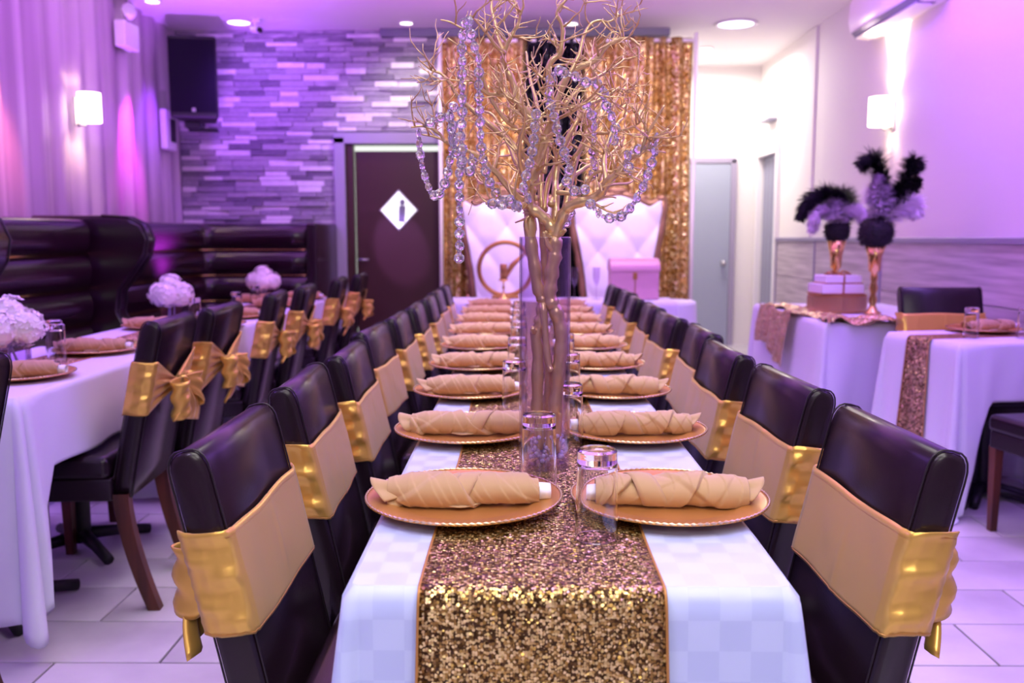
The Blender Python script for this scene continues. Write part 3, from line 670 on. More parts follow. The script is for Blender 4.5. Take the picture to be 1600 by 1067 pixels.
def cloth(name, x0, x1, y0, y1, dx, dy, m, label, cat, group=None, rz=0, z=.7585, flare=.05, folds=6, seed=1, pool=None, amp=.008, parent=None, th=.002):
    """rectangular cloth lying on a table: flat top, drops of dx at the long sides, dy at the ends, corners hanging in a cone fold"""
    rnd = random.Random(seed); cx_, cy_ = (x0 + x1) / 2, (y0 + y1) / 2; hx, hy = (x1 - x0) / 2, (y1 - y0) / 2; r = .012
    loop = []   # (px, py, nx, ny, drop, outward)
    NS, NC = 26, 11
    def side(ax, ay, bx, by, nx, ny, dr):
        for i in range(NS): f = i / NS; loop.append((ax + (bx - ax) * f, ay + (by - ay) * f, nx, ny, dr, 0))
    def corner(px, py, a0, d0, d1):
        for i in range(NC):
            f = i / NC; a = a0 + math.pi / 2 * f; n1 = d0 / max(.05, math.cos(math.pi / 2 * f)); n2 = d1 / max(.05, math.sin(math.pi / 2 * f))
            dr = min(n1, n2); loop.append((px + r * math.cos(a), py + r * math.sin(a), math.cos(a), math.sin(a), dr, math.sin(math.pi * f)))
    side(hx, -hy + r, hx, hy - r, 1, 0, dx); corner(hx - r, hy - r, 0, dx, dy)
    side(hx - r, hy, -hx + r, hy, 0, 1, dy); corner(-hx + r, hy - r, math.pi / 2, dy, dx)
    side(-hx, hy - r, -hx, -hy + r, -1, 0, dx); corner(-hx + r, -hy + r, math.pi, dx, dy)
    side(-hx + r, -hy, hx - r, -hy, 0, -1, dy); corner(hx - r, -hy + r, -math.pi / 2, dy, dx)
    if dy > dx + .1:      # the long end panel wraps round each corner and hangs in a point
        for i, q in enumerate(loop):
            px, py, nx, ny, dr, c = q
            if c > 0: loop[i] = (px, py, nx, ny, min(dy + .05 * c, z + .06), c)
            elif abs(nx) == 1:
                g = max(0, 1 - (hy - abs(py)) / .14); loop[i] = (px, py, nx, ny, dx + (dy - dx) * g, .8 * g)
    N = len(loop); NR = 22; ph = [rnd.uniform(0, 6.28) for _ in range(4)]
    vs = []
    for j in range(NR + 1):
        f = j / NR
        for i, (px, py, nx, ny, dr, c) in enumerate(loop):
            s = dr * f; e = min(1, s / .015)
            out = .004 * e + .006 * math.sin(e * math.pi / 2)
            fold = amp * f * (math.sin(i * .55 + ph[0]) + .6 * math.sin(i * .23 + ph[1]) + .5 * math.sin(i * .9 + f * 3 + ph[2])) * (1 - c)
            out += fold + flare * c * c * f ** .8 - (.012 * f if .1 < c < .45 and dy > dx + .1 else 0) + .25 * flare * f
            zz = z - max(0, s - .004)
            if zz < .006: out += (0.006 - zz) * .8; zz = .006 + .004 * math.sin(i)
            vs.append((px + nx * out, py + ny * out, zz))
    b = MB(); fs = [(j * N + i, j * N + (i + 1) % N, (j + 1) * N + (i + 1) % N, (j + 1) * N + i) for j in range(NR) for i in range(N)]
    fs.append(tuple(range(N))); b.add(vs, fs)
    o = recalc(b.build(name, m, None, smooth=True, solid=th)); o.location = (cx_, cy_, 0); o.rotation_euler = (0, 0, rz)
    o.data.polygons[-1].use_smooth = False
    return tag(o, label, cat, group)
def runner(x0, x1, y0, y1, drop0, drop1, label, group=None, m='sequin_gold', z=.7615, rz=0, origin=None, wob=.004, seed=0, hem=True):
    """strip along y with hanging ends; x, y local to origin"""
    rnd = random.Random(seed); ph = rnd.uniform(0, 6)
    path = []
    nd = 22
    for i in range(nd): f = i / nd; path.append((y0 - .019 - .022 * (1 - f), z - drop0 * (1 - f), 1 - f))
    path += [(y0 - .0165, z - .008, 0), (y0 - .008, z - .001, 0)]
    ny = max(6, int((y1 - y0) / .06))
    for i in range(ny + 1): path.append((y0 + (y1 - y0) * i / ny, z, 0))
    if drop1: path += [(y1 + .008, z - .001, 0), (y1 + .0165, z - .008, 0)] + [(y1 + .019 + .022 * (i / nd), z - drop1 * (i / nd), i / nd) for i in range(1, nd + 1)]
    def P(i, v):
        y, zz, h = path[i]
        xe = wob * math.sin(y * 5 + ph)
        return (x0 + (x1 - x0) * v + xe + (v - .5) * .03 * h, y - .006 * h * math.sin(v * 9 + ph), zz)
    b = MB(); n = len(path); nv = 13
    b.add([P(i, j / (nv - 1)) for i in range(n) for j in range(nv)], [(i * nv + j, (i + 1) * nv + j, (i + 1) * nv + j + 1, i * nv + j + 1) for i in range(n - 1) for j in range(nv - 1)])
    o = bpy.data.objects.new('sequin_runner', None); C.objects.link(o)
    b.build('sequin_cloth', m, o, smooth=True, solid=.0015)
    for v in (0, 1): MB().tube([P(i, v) for i in range(n)], .0022, 5).build('hem', 'satin_seam', o, smooth=True)
    o.rotation_euler = (0, 0, rz)
    if origin: o.location = (*origin, 0)
    return tag(o, label, 'table runner', group)
# long table
table_base('long_table', 'long narrow banquet table under white damask in the middle of the room', -.217, .353, 1.125, 6.3, None)
cloth('tablecloth', -.218, .354, 1.122, 6.3, .24, .5, 'damask', 'white checked damask cloth on the long centre table', 'tablecloth', flare=.07, amp=.004, seed=3)
runner(-.125, .192, 1.12, 6.3, .52, 0, 'long bronze sequin runner down the middle of the long table, hanging over its front', None)
# left tables
for k, (y0, y1, nm) in enumerate(((2.48, 3.68, 'near'), (3.99, 5.2, 'middle'), (5.55, 6.75, 'far'))):
    x0, x1 = -1.99, -1.42
    table_base('cafe_table', f'pedestal table under the white cloth at the {nm} place by the booths', x0, x1, y0, y1, 'tables along the booths')
    cloth('tablecloth', x0, x1, y0, y1, .235, .66, 'cloth', f'white cloth draped over the {nm} table by the booths', 'tablecloth', 'white cloths by the booths', flare=.075, seed=k + 10, amp=.01)
    runner(-.1, .1, y0 - (y0 + y1) / 2, y1 - (y0 + y1) / 2, .06 if k else .1, .06, f'gold sequin runner on the {nm} table by the booths', 'gold sequin runners by the booths', 'sequin_rose', origin=((x0 + x1) / 2, (y0 + y1) / 2), seed=k)
# right table, turned a little
RZ = R(12.5); rc = Vector((2.144, 4.119)); L2, W2 = .52, .25     # its long axis runs to the right
t = table_base('cafe_table', 'pedestal table under the white cloth at the right edge of the photo', -.25, .25, -.33, .33, None, rz=RZ - R(90)); t.location = (rc.x, rc.y, 0)
o = cloth('tablecloth', -.25, .25, -.33, .33, .26, .78, 'cloth', 'white cloth falling to the floor at the right table with the bronze runner', 'tablecloth', None, flare=.07, seed=31, amp=.012); o.location = (rc.x, rc.y, 0); o.rotation_euler = (0, 0, RZ - R(90))
runner(-.075, .075, -.33, .33, .45, .3, 'narrow bronze sequin runner hanging down the end of the right table', None, 'sequin_rose', origin=rc, rz=RZ - R(90), seed=9)
# gift table
t = table_base('gift_table', 'table under the white floor length cloth against the right wall', 1.62, 2.48, 4.72, 6.15, None)
cloth('tablecloth', 1.62, 2.48, 4.72, 6.15, .63, .63, 'cloth', 'white floor length cloth on the gift table by the right wall', 'tablecloth', None, flare=.06, seed=44, amp=.022)
# sweetheart table in front of the thrones
table_base('head_table', 'short head table under the white cloth before the two thrones', -.5, 1.12, 6.36, 6.74, None)
cloth('tablecloth', -.5, 1.12, 6.36, 6.74, .7, .7, 'cloth', 'white floor length cloth on the head table before the thrones', 'tablecloth', None, flare=.05, seed=50, amp=.016)

# ------------------------------------------------------------------ place settings
def make_charger(dark=False):
    t = thing('charger_plate', 'x', 'plate')
    MB().lathe([(.0001, .0035), (.098, .0035), (.112, .006), (.122, .0115), (.158, .0165), (.164, .0175), (.165, .015), (.12, .006), (.105, 0), (.0001, 0)], 64).build('plate_body', 'charger', t, smooth=True)
    b = MB(); n = 192
    b.grid(lambda u, v: ((.1635 + (.0016 + .0011 * math.cos(96 * 2 * math.pi * u)) * math.cos(2 * math.pi * v)) * math.cos(2 * math.pi * u), (.1635 + (.0016 + .0011 * math.cos(96 * 2 * math.pi * u)) * math.cos(2 * math.pi * v)) * math.sin(2 * math.pi * u), .0178 + (.0016 + .0011 * math.cos(96 * 2 * math.pi * u)) * math.sin(2 * math.pi * v)), n, 6, cu=True, cv=True)
    b.build('beaded_rim', 'charger_rim', t, smooth=True); return t
def make_napkin(v):
    rnd = random.Random(100 + v); t = thing('napkin_roll', 'x', 'napkin')
    L = .25; turns = rnd.uniform(1.7, 2.4); ph = rnd.uniform(0, 1); hand = 1 if v % 2 else -1
    def fn(u, w_):
        x = (u - .5) * L; r = .021 * (1 + .12 * math.sin(u * 5 + v)) * (.72 + .28 * min(1, min(u, 1 - u) * 7))
        q = (w_ + hand * u * turns + ph + .05 * math.sin(u * 17 + v)) % 1
        st = .011 * (1 - q) ** .7 if q > .03 else .011 * q / .03
        q2 = (w_ * 1 - hand * u * turns * .55 + .4) % 1; st += .0045 * (1 - q2) if q2 > .06 else .0045 * q2 / .06
        q3 = (w_ * 2 + hand * u * 3.1 + .17 * v + .3 * math.sin(u * 6)) % 1; st += .0018 * (1 - q3) if q3 > .05 else .0018 * q3 / .05
        q4 = (u * 9 + .6 * math.sin(w_ * 6.28 + v)) % 1; st += .0016 * q4 * q4
        a = 2 * math.pi * w_; rr = r + st
        z = max(.0, rr * .86 * math.sin(a) + .0215); return (x, rr * 1.12 * math.cos(a), z)
    b = MB(); b.grid(fn, 170, 72, cv=True); roll = b.build('rolled_cloth', 'napkin', t, smooth=True, solid=.0015)
    # the opened, flaring tip at the outer end
    def tip(u, w_):
        a = -1.9 + 3.8 * w_ + .2 * v; rr = .016 + .014 * u + .004 * math.sin(w_ * 14 + v)
        return (-L / 2 + .02 - .05 * u * (.45 + .55 * math.sin(math.pi * w_)), rr * 1.1 * math.cos(a + 1.5), max(.001, rr * .75 * math.sin(a + 1.5) + .019))
    MB().grid(tip, 9, 30).build('loose_corner', 'napkin', t, smooth=True, solid=.0015)
    def band(u, w_):     # a wrapped fold crossing the roll
        a = -2.6 + 5.2 * u; rr = .0315 + .002 * math.sin(w_ * 3.1); x = (.012 + .04 * v % .05) + (a * .012 * hand) + (w_ - .5) * .045 * (1 - .35 * u)
        return (x, rr * 1.08 * math.cos(a + 1.57), max(.001, rr * .86 * math.sin(a + 1.57) + .0215))
    MB().grid(band, 26, 6).build('wrapped_fold', 'napkin', t, smooth=True, solid=.002)
    def flap(u, w_): return (-.04 + .07 * w_, -.02 - .022 * u * math.sin(math.pi * w_), .004 + .004 * (1 - u))
    MB().grid(flap, 5, 9).build('loose_fold', 'napkin', t, smooth=True, solid=.0015)
    # end of the paper napkin inside
    b = MB(); b.grid(lambda u, w_: (L / 2 - .03 + .05 * u, (.0155 + .0015 * math.sin(6 * math.pi * w_)) * 1.05 * math.cos(2 * math.pi * w_), max(.001, .0165 * math.sin(2 * math.pi * w_) * (1 - .25 * u) + .019)), 6, 20, cv=True)
    b.build('paper_end', 'paper', t, smooth=True, solid=.001)
    return t
def make_tumbler():
    t = tag(MB().glath([(.0001, .136), (.026, .136), (.0295, .133), (.0298, .122), (.0300, .118), (.0312, .06), (.0325, .002), (.0318, .0), (.0306, .001), (.029, .06), (.0272, .110), (.024, .1145), (.0001, .1145)], 40).build('tumbler_glass', 'glass', None, smooth=True), 'x', 'glass')
    weld(t); return t
cp = make_charger(); nps = [make_napkin(i) for i in range(4)]; tb = make_tumbler(); first = {}
def use(key, proto, **k):
    if key not in first:
        first[key] = 1; o = proto
        if 'loc' in k: o.location = k['loc']
        if k.get('rz') is not None: o.rotation_euler = (0, 0, k['rz'])
        o['label'] = k['label']; o['group'] = k['group']
        return o
    return dup(proto, k.get('loc'), k.get('rz'), k['label'], k['group'])
TZ = .7632
LP = [-.092, -.118, -.137, -.145, -.155, -.165, -.17, -.175, -.175]; RP = [.252, .262, .27, .27, .275, .275, .275, .275, .275]
for i in range(9):
    y = 1.475 + .53 * i; o_ = ORD[i]
    for side, xs, s in (('left', LP, -1), ('right', RP, 1)):
        yy = y + (.012 if side == 'right' and i else 0) + random.uniform(-.008, .008)
        where = f'{o_} place from the front, {side} side of the long table'
        use('cp', cp, loc=(xs[i], yy, TZ), rz=0, label=f'gold charger at the {where}', group='gold charger plates on the long table')
        v = (i * 2 + (s > 0)) % 4
        use(f'np{v}', nps[v], loc=(xs[i] + .01 * s * 0, yy - .012, TZ + .006), rz=(0 if s < 0 else math.pi) + R([2, -2, 7, 3, -3, 4, 0, 3, -2][i] * -s), label=f'tan napkin roll at the {where}', group='napkin rolls on the long table')
gl = [(-1, .036, 1.567), (1, .116, 1.30), (1, .107, 1.90), (-1, -.012, 2.26), (1, .135, 2.40), (-1, -.005, 2.78), (1, .15, 2.9), (-1, 0, 3.33), (1, .15, 3.45), (-1, 0, 3.86), (1, .15, 3.98), (-1, 0, 4.4), (1, .15, 4.5)]
cnt = {-1: 0, 1: 0}
for s, x, y in gl:
    k = cnt[s]; cnt[s] += 1
    use('tb', tb, loc=(x, y, TZ), rz=0, label=f'upturned tumbler on the long runner, {ORD[k]} from the front in the {"left" if s < 0 else "right"} row', group='upturned tumblers on the long table')
# settings on the left tables
k = 0
for x, y, a, lb in ((-1.60, 2.83, 10, 'near booth table, close to the left edge'), (-1.66, 3.47, 6, 'near booth table, behind the first white flowers'), (-1.8, 4.42, 12, 'middle table by the booths, booth side'), (-1.55, 4.5, 0, 'middle table by the booths, aisle side, near end'), (-1.57, 5.0, -6, 'middle table by the booths, far end'),
                    (-1.58, 5.82, 4, 'far table by the booths, near end'), (-1.83, 6.25, 0, 'far table by the booths, booth side'), (-1.57, 6.5, 0, 'far table by the booths, far end')):
    dup(cp, (x, y, TZ), 0, f'gold charger on the {lb}', 'gold charger plates by the booths')
    dup(nps[k % 4], (x, y - .01, TZ + .006), R(a), f'tan napkin roll on the {lb}', 'napkin rolls by the booths'); k += 1
for x, y, lb in ((-1.76, 3.36, 'beside the first white flowers, nearer one'), (-1.68, 3.22, 'beside the first white flowers, farther one'), (-1.68, 4.62, 'in front of the second white flowers'), (-1.62, 5.12, 'behind the second white flowers'), (-1.72, 5.82, 'before the third white flowers')):
    dup(tb, (x, y, TZ), 0, f'clear tumbler {lb}', 'tumblers on the tables by the booths')
for x, y, lb in ((2.22, 4.28, 'left one on the right table'), (2.62, 4.12, 'at the right edge of the photo')):
    dup(cp, (x, y, TZ), 0, f'round charger plate, {lb}', 'charger plates on the right table'); dup(nps[1], (x + .03, y, TZ + .006), R(15), f'tan napkin roll, {lb}', 'napkin rolls on the right table')
for x, y, lb in ((2.02, 4.0, 'left one on the right table'), (2.26, 4.0, 'at the right edge of the photo')): dup(tb, (x, y, TZ), 0, f'upturned clear tumbler, {lb}', 'tumblers on the right table')
# white hydrangeas in square glass vases
def hydrangea(x, y, r, lb):
    t = thing('cube_vase', f'square clear glass vase under the {lb}', 'vase', (x, y, TZ), R(20), 'cube vases by the booths')
    b = MB(); h = .055
    b.add([(i * h, j * h, z) for z in (0, .11) for i, j in ((-1, -1), (1, -1), (1, 1), (-1, 1))] + [(i * (h - .004), j * (h - .004), z) for z in (.11, .008) for i, j in ((-1, -1), (1, -1), (1, 1), (-1, 1))],
          [(0, 3, 2, 1)] + [(a + k, a + (k + 1) % 4, a + 4 + (k + 1) % 4, a + 4 + k) for a in (0, 4, 8) for k in range(4)] + [(12, 13, 14, 15)]); recalc(b.build('glass_body', 'thin_glass', t))
    b = MB(); [b.tube([(random.uniform(-.02, .02), random.uniform(-.02, .02), .01), (random.uniform(-.02, .02), random.uniform(-.02, .02), .12)], .004, 5) for _ in range(4)]
    f = thing('hydrangea_bouquet', f'{lb}', 'flowers', (x, y, TZ + .11), 0, 'white hydrangea balls by the booths'); f['label'] = lb
    b.v = [(a, c, d - .11) for a, c, d in b.v]; b.build('stem', 'door_grey', f)
    for q in range(5):
        b = MB(); rr = random.Random(q + int(x * 100)); c0 = Vector((.055 * math.cos(q * 1.57), .055 * math.sin(q * 1.57), .03)) if q < 4 else Vector((0, 0, .075))
        for _ in range(70):
            d = Vector((rr.gauss(0, 1), rr.gauss(0, 1), rr.gauss(.2, 1))).normalized(); p = c0 + d * (r * .62 * rr.uniform(.88, 1.06)); e = d.orthogonal().normalized(); g = d.cross(e); a0 = rr.random() * 6
            for m_ in range(4):
                a = a0 + m_ * math.pi / 2; u = e * math.cos(a) + g * math.sin(a); w_ = d.cross(u); s = .016
                b.add([p, p + u * s * .6 + w_ * s * .45 + d * .003, p + u * s * 1.15 + d * .006 * rr.random(), p + u * s * .6 - w_ * s * .45 + d * .003], [(0, 1, 2, 3)])
        b.ball(c0, r * .55, 10, 8); b.build('flower_head', 'petal', f, smooth=False)
hydrangea(-1.735, 3.02, .1, 'large white hydrangea ball at the left edge')
hydrangea(-1.88, 4.82, .1, 'white hydrangea ball on the middle booth table')
hydrangea(-1.80, 6.3, .1, 'white hydrangea ball on the far booth table')
# ------------------------------------------------------------------ tall vase, gold branches, crystal strands
VX, VY = .050, 1.73
t = thing('cylinder_vase', 'tall clear glass cylinder vase holding gold branches on the long table', 'vase', (VX, VY, TZ))
o = MB().glath([(.0001, 0), (.049, 0), (.0495, .003), (.0495, .446), (.0485, .4475), (.0468, .446), (.0465, .01), (.0001, .01)], 56).build('glass_body', 'thin_glass', t, smooth=True); weld(o)
b = MB(); rr = random.Random(4)
for _ in range(70):
    a, q = rr.random() * 6.28, .036 * math.sqrt(rr.random()); b.ball((q * math.cos(a), q * math.sin(a), .017 + rr.random() * .05), (.006, .006, .005), 6, 5)
stuff(b.build('glass_pebbles', 'pebble', t, smooth=True))
tree = thing('gold_branch_tree', 'spreading gold painted branches rising from the tall glass vase', 'branches', (VX, VY, TZ + .02))
def T(px, py, dy=0): return at(px, py, VY + dy) - Vector((VX, VY, TZ + .02))
rt = random.Random(11)
def smooth_path(ps, k=5):
    out = []
    for i in range(len(ps) - 1):
        p0, p1, p2, p3 = ps[max(i - 1, 0)], ps[i], ps[i + 1], ps[min(i + 2, len(ps) - 1)]
        for j in range(k):
            f = j / k; out.append(.5 * ((2 * p1) + (p2 - p0) * f + (2 * p0 - 5 * p1 + 4 * p2 - p3) * f * f + (3 * p1 - p0 - 3 * p2 + p3) * f ** 3))
    out.append(ps[-1]); return out
def wob(ps, a): return [p + Vector((rt.uniform(-a, a), rt.uniform(-a, a), rt.uniform(-a, a))) for p in ps]
def twig(b, p, d, L, r, lev):
    n = 5; pts = [p]; dd = d.normalized()
    for i in range(n):
        dd = (dd + Vector((rt.gauss(0, .22), rt.gauss(0, .22), rt.gauss(.05, .2)))).normalized(); pts.append(pts[-1] + dd * L / n)
    b.tube(pts, [r * (1 - .75 * i / n) + .0004 for i in range(n + 1)], 5)
    if lev:
        for q in range(rt.choice((2, 3, 3))):
            i = rt.randrange(1, n + 1); e = (dd + Vector((rt.gauss(0, .8), rt.gauss(0, .8), rt.gauss(.1, .7)))).normalized()
            twig(b, pts[i], e, L * rt.uniform(.4, .75), r * .6, lev - 1)
def limb(px, r0, r1, dys, dens=1.0, name='branch', m='gold_paint', tw=True):
    n = len(px); ps = [T(x, y, dys[0] + (dys[1] - dys[0]) * i / (n - 1)) for i, (x, y) in enumerate(px)]
    ps = smooth_path(wob(ps[:1] + ps[1:], .0) if n < 3 else ps); k = len(ps)
    b = MB(); rad = [(r0 + (r1 - r0) * i / (k - 1)) * (1 + .12 * math.sin(i * 1.7)) * 1.4 for i in range(k)]
    b.tube(wob(ps, r0 * .12), rad, 8)
    if tw:
        L = sum((ps[i + 1] - ps[i]).length for i in range(k - 1)); cnt = int(L / .030 * dens)
        for q in range(cnt):
            i = int((.25 + .75 * rt.random()) * (k - 1)); i = max(1, min(k - 2, i)); tdir = (ps[i + 1] - ps[i - 1]).normalized()
            side = Vector((rt.gauss(0, 1), rt.gauss(0, .8), rt.gauss(.25, .7))); side = (side - tdir * side.dot(tdir)).normalized()
            twig(b, ps[i], tdir * .5 + side, rt.uniform(.035, .085), max(.0016, rad[i] * .45), 1)
    o = b.build(name, m, tree, smooth=True); return ps
# stems in the vase
limb([(842, 700), (840, 634), (841, 560), (838, 523), (845, 500), (849, 473), (843, 456), (834, 410), (829, 368), (827, 324)], .0085, .0085, (.0, .0), name='stem', tw=False)
limb([(866, 706), (869, 626), (874, 564), (877, 522), (868, 485), (859, 464), (862, 430), (867, 395), (867, 369)], .0095, .0095, (-.01, -.01), name='stem', tw=False)
limb([(857, 700), (856, 620), (857, 572), (852, 540), (848, 500), (851, 440), (850, 380), (846, 330)], .006, .006, (.025, .02), name='stem', tw=False)
limb([(848, 473), (856, 560), (862, 580)], .005, .004, (-.012, -.02), name='stem', tw=False)
limb([(829, 372), (822, 352), (823, 338)], .006, .002, (0, -.02), name='stub', tw=False)
limb([(868, 395), (855, 380), (850, 362)], .006, .002, (-.01, -.03), name='stub', tw=False)
limb([(867, 369), (878, 364), (884, 358)], .005, .002, (-.01, -.03), name='stub', tw=False)
limb([(867, 369), (857, 368), (852, 362)], .005, .002, (-.01, -.03), name='stub', tw=False)
limb([(843, 514), (834, 518), (832, 512)], .005, .003, (0, -.02), name='stub', tw=False)
# main limbs
LIMBS = [
 ([(867, 369), (860, 352), (845, 336), (827, 320), (830, 290), (842, 255), (852, 215)], .0085, .0055, (-.01, -.03)),
 ([(852, 215), (862, 170), (858, 105), (876, 80), (879, 43), (870, 19), (888, -4)], .005, .0018, (-.03, -.06)),
 ([(852, 215), (870, 160), (890, 115), (930, 94), (947, 73), (967, 62), (985, 60), (1000, 72)], .0055, .0012, (-.03, -.10)),
 ([(890, 115), (905, 85), (911, 60), (922, 39), (937, 32), (952, 34), (970, 23)], .003, .001, (-.06, -.04)),
 ([(880, 165), (913, 133), (934, 120), (956, 107), (978, 91)], .0035, .001, (-.02, .05)),
 ([(867, 369), (880, 335), (895, 320), (925, 311), (941, 299), (948, 284), (966, 268), (984, 248), (1002, 239), (1020, 218), (1045, 202)], .0085, .0013, (-.01, -.16)),
 ([(948, 284), (944, 250), (952, 215), (966, 192), (978, 180)], .004, .0012, (-.08, -.02)),
 ([(1002, 239), (1010, 212), (1024, 188), (1038, 165)], .003, .001, (-.13, -.16)),
 ([(925, 311), (950, 290), (985, 285), (1005, 262)], .003, .001, (-.05, .05)),
 ([(880, 345), (890, 290), (905, 235), (930, 195), (960, 160), (982, 122)], .0055, .0012, (0, .12)),
 ([(895, 250), (925, 212), (950, 208), (985, 200), (1004, 188)], .0035, .001, (.02, -.06)),
 ([(870, 350), (868, 300), (872, 250), (898, 195), (920, 165), (945, 152), (968, 136)], .006, .0012, (-.01, .08)),
 ([(827, 320), (800, 322), (775, 318), (760, 318)], .005, .002, (-.02, -.10)),
 ([(827, 324), (833, 285), (838, 240), (833, 189), (809, 161), (788, 148), (767, 148), (750, 137), (735, 120)], .0075, .0015, (0, -.10)),
 ([(833, 189), (812, 165), (801, 127), (790, 107), (786, 90), (790, 75), (799, 56), (810, 37), (812, 22), (806, 4)], .0055, .0015, (-.04, -.07)),
 ([(787, 85), (777, 56), (773, 34), (768, 15), (769, -4)], .0038, .0018, (-.06, -.03)),
 ([(788, 82), (775, 72), (762, 54), (747, 36), (735, 24)], .003, .001, (-.06, -.12)),
 ([(812, 24), (818, 8), (815, -8)], .002, .001, (-.07, -.08)),
 ([(835, 260), (800, 225), (760, 190), (719, 154), (704, 131), (691, 116), (674, 109), (656, 95)], .0045, .001, (.02, .0)),
 ([(827, 322), (800, 300), (780, 275), (761, 256), (740, 240), (698, 222), (685, 207), (662, 197), (642, 199)], .005, .0011, (0, -.06)),
 ([(698, 222), (680, 214), (658, 210)], .002, .0009, (-.04, -.04)),
 ([(829, 300), (805, 250), (790, 215), (770, 180), (745, 172)], .0045, .001, (.03, .12)),
 ([(846, 330), (845, 270), (850, 215), (838, 160), (828, 120), (822, 80)], .005, .0014, (.02, .12)),
 ([(850, 330), (858, 280), (884, 230), (900, 200), (905, 150)], .005, .0012, (.02, .16)),
 ([(835, 300), (815, 262), (812, 225), (820, 190), (815, 150)], .0045, .001, (-.02, -.16)),
 ([(860, 320), (878, 290), (915, 262), (955, 240), (975, 215)], .005, .001, (-.01, .16)),
 ([(840, 310), (812, 300), (785, 288), (752, 286), (740, 270)], .004, .001, (-.01, .14)),
 ([(845, 250), (860, 212), (872, 205), (866, 170), (845, 140), (838, 115)], .0035, .001, (-.03, -.14)),
 ([(838, 240), (815, 210), (780, 175), (756, 130), (745, 95), (700, 60)], .004, .001, (-.02, -.12)),
 ([(860, 190), (893, 175), (925, 150), (942, 130)], .003, .001, (-.05, -.18)),
 ([(725, 46), (702, 34), (688, 31)], .0015, .0007, (-.12, -.13)),
 ([(870, 300), (905, 300), (930, 270), (962, 268), (975, 255)], .0035, .001, (-.02, -.1)),
 ([(850, 270), (853, 230), (842, 200), (828, 170), (806, 100)], .004, .001, (.0, .05)),
]
paths = [limb(*l, dens=1.25) for l in LIMBS]
# one crystal: a flat faceted octagon, shared by every bead
def crystal_mesh(r, nm):
    vs = [(0, -.0048, 0)]; fs = []
    for rr_, y in ((.45 * r, -.0046), (r, 0), (.45 * r, .0046)):
        for k in range(8): a = 2 * math.pi * (k + (.5 if rr_ != r else 0)) / 8; vs.append((rr_ * math.cos(a), y, rr_ * math.sin(a)))
    vs.append((0, .0048, 0))
    for k in range(8):
        j = (k + 1) % 8; fs += [(0, 1 + k, 1 + j), (1 + k, 9 + k, 9 + j), (1 + k, 9 + j, 1 + j), (9 + k, 17 + k, 9 + j), (9 + j, 17 + k, 17 + j), (25, 17 + j, 17 + k)]
    me = bpy.data.meshes.new(nm); me.from_pydata(vs, [], fs); me.materials.append(M['crystal']); o = bpy.data.objects.new('crystal', me); recalc(o); bpy.data.objects.remove(o); return me
cmesh = crystal_mesh(.0100, 'crystal')
smesh = crystal_mesh(.0045, 'crystal_link')
def garland(px, dys, label, step=.0215, edge=False):
    n = len(px); ps = smooth_path([T(x, y, dys[0] + (dys[1] - dys[0]) * i / (n - 1)) for i, (x, y) in enumerate(px)], 8)
    ps = [p + Vector((VX, VY, TZ + .02)) for p in ps]; top = ps[0].copy()
    g = thing('crystal_garland', label, 'crystal garland', top, 0, 'crystal garlands on the gold branches')
    ps = [p - top for p in ps]
    MB().tube(ps, .0006, 4).build('wire', 'wire', g)
    acc = 0; nxt = .004; small = False
    for i in range(len(ps) - 1):
        seg = (ps[i + 1] - ps[i]); L = seg.length
        while acc + L >= nxt:
            p = ps[i] + seg * ((nxt - acc) / L)
            o = bpy.data.objects.new('link_bead' if small else 'crystal', smesh if small else cmesh); C.objects.link(o); o.parent = g; o.location = p
            o.rotation_euler = (rt.uniform(-.25, .25), rt.uniform(-.3, .3), rt.gauss(0, .5) + (1.2 if edge else 0)); nxt += step / 2; small = not small
        acc += L
garland([(727, 33), (722, 60), (722, 100), (722, 141), (722, 183), (719, 205), (721, 225), (724, 245), (718, 270), (718, 330), (718, 389), (717, 409)], (-.12, -.12), 'long straight crystal strand hanging lowest at the left of the gold tree')
garland([(731, 30), (740, 68), (748, 95), (748, 140), (750, 190), (753, 240), (765, 285), (790, 318), (815, 324)], (-.13, -.08), 'crystal strand falling from the top left twigs and curving in to the trunk')
garland([(654, 205), (656, 235), (661, 265), (673, 300), (683, 307)], (-.05, -.1), 'thin edge-on crystal strand hanging at the far left of the gold tree', edge=True)
garland([(685, 306), (694, 290), (700, 267), (703, 250), (707, 232), (708, 205), (703, 178), (692, 182), (676, 190), (664, 196)], (-.1, -.06), 'crystal strand looping back up to the lowest left branch')
garland([(712, 165), (702, 175), (706, 205), (712, 235), (724, 262), (735, 268), (740, 260), (734, 235)], (-.09, -.09), 'short bunched crystal strand in the left side of the gold tree')
garland([(1026, 212), (1024, 232), (1019, 251), (1007, 287), (990, 318), (978, 333), (963, 341), (945, 339), (930, 327), (918, 313)], (-.15, -.12), 'crystal strand swooping below the right branch in front of the right throne')
garland([(1020, 228), (1005, 232), (990, 236), (978, 248), (984, 266), (988, 278)], (-.14, -.12), 'short crystal strand lying along the right branch tip')
garland([(876, 108), (862, 120), (858, 150), (866, 182), (872, 210), (882, 240), (878, 255)], (-.12, -.1), 'crystal strand down the middle of the gold tree before the black curtain')
garland([(878, 112), (900, 120), (914, 128), (940, 135), (945, 160), (955, 180), (962, 205), (958, 222)], (-.1, -.08), 'crystal strand draped to the right near the top of the gold tree')
garland([(915, 160), (928, 190), (927, 222), (925, 245), (930, 262), (922, 280), (905, 298), (890, 306)], (-.06, -.04), 'crystal strand hanging inside the right half of the gold tree')
garland([(838, 175), (834, 215), (830, 247), (824, 268), (818, 292), (826, 312)], (-.12, -.12), 'crystal strand hanging just left of the main fork')
garland([(884, 245), (890, 262), (884, 280), (900, 300), (915, 296)], (-.1, -.1), 'short crystal strand bunched right of the main fork')
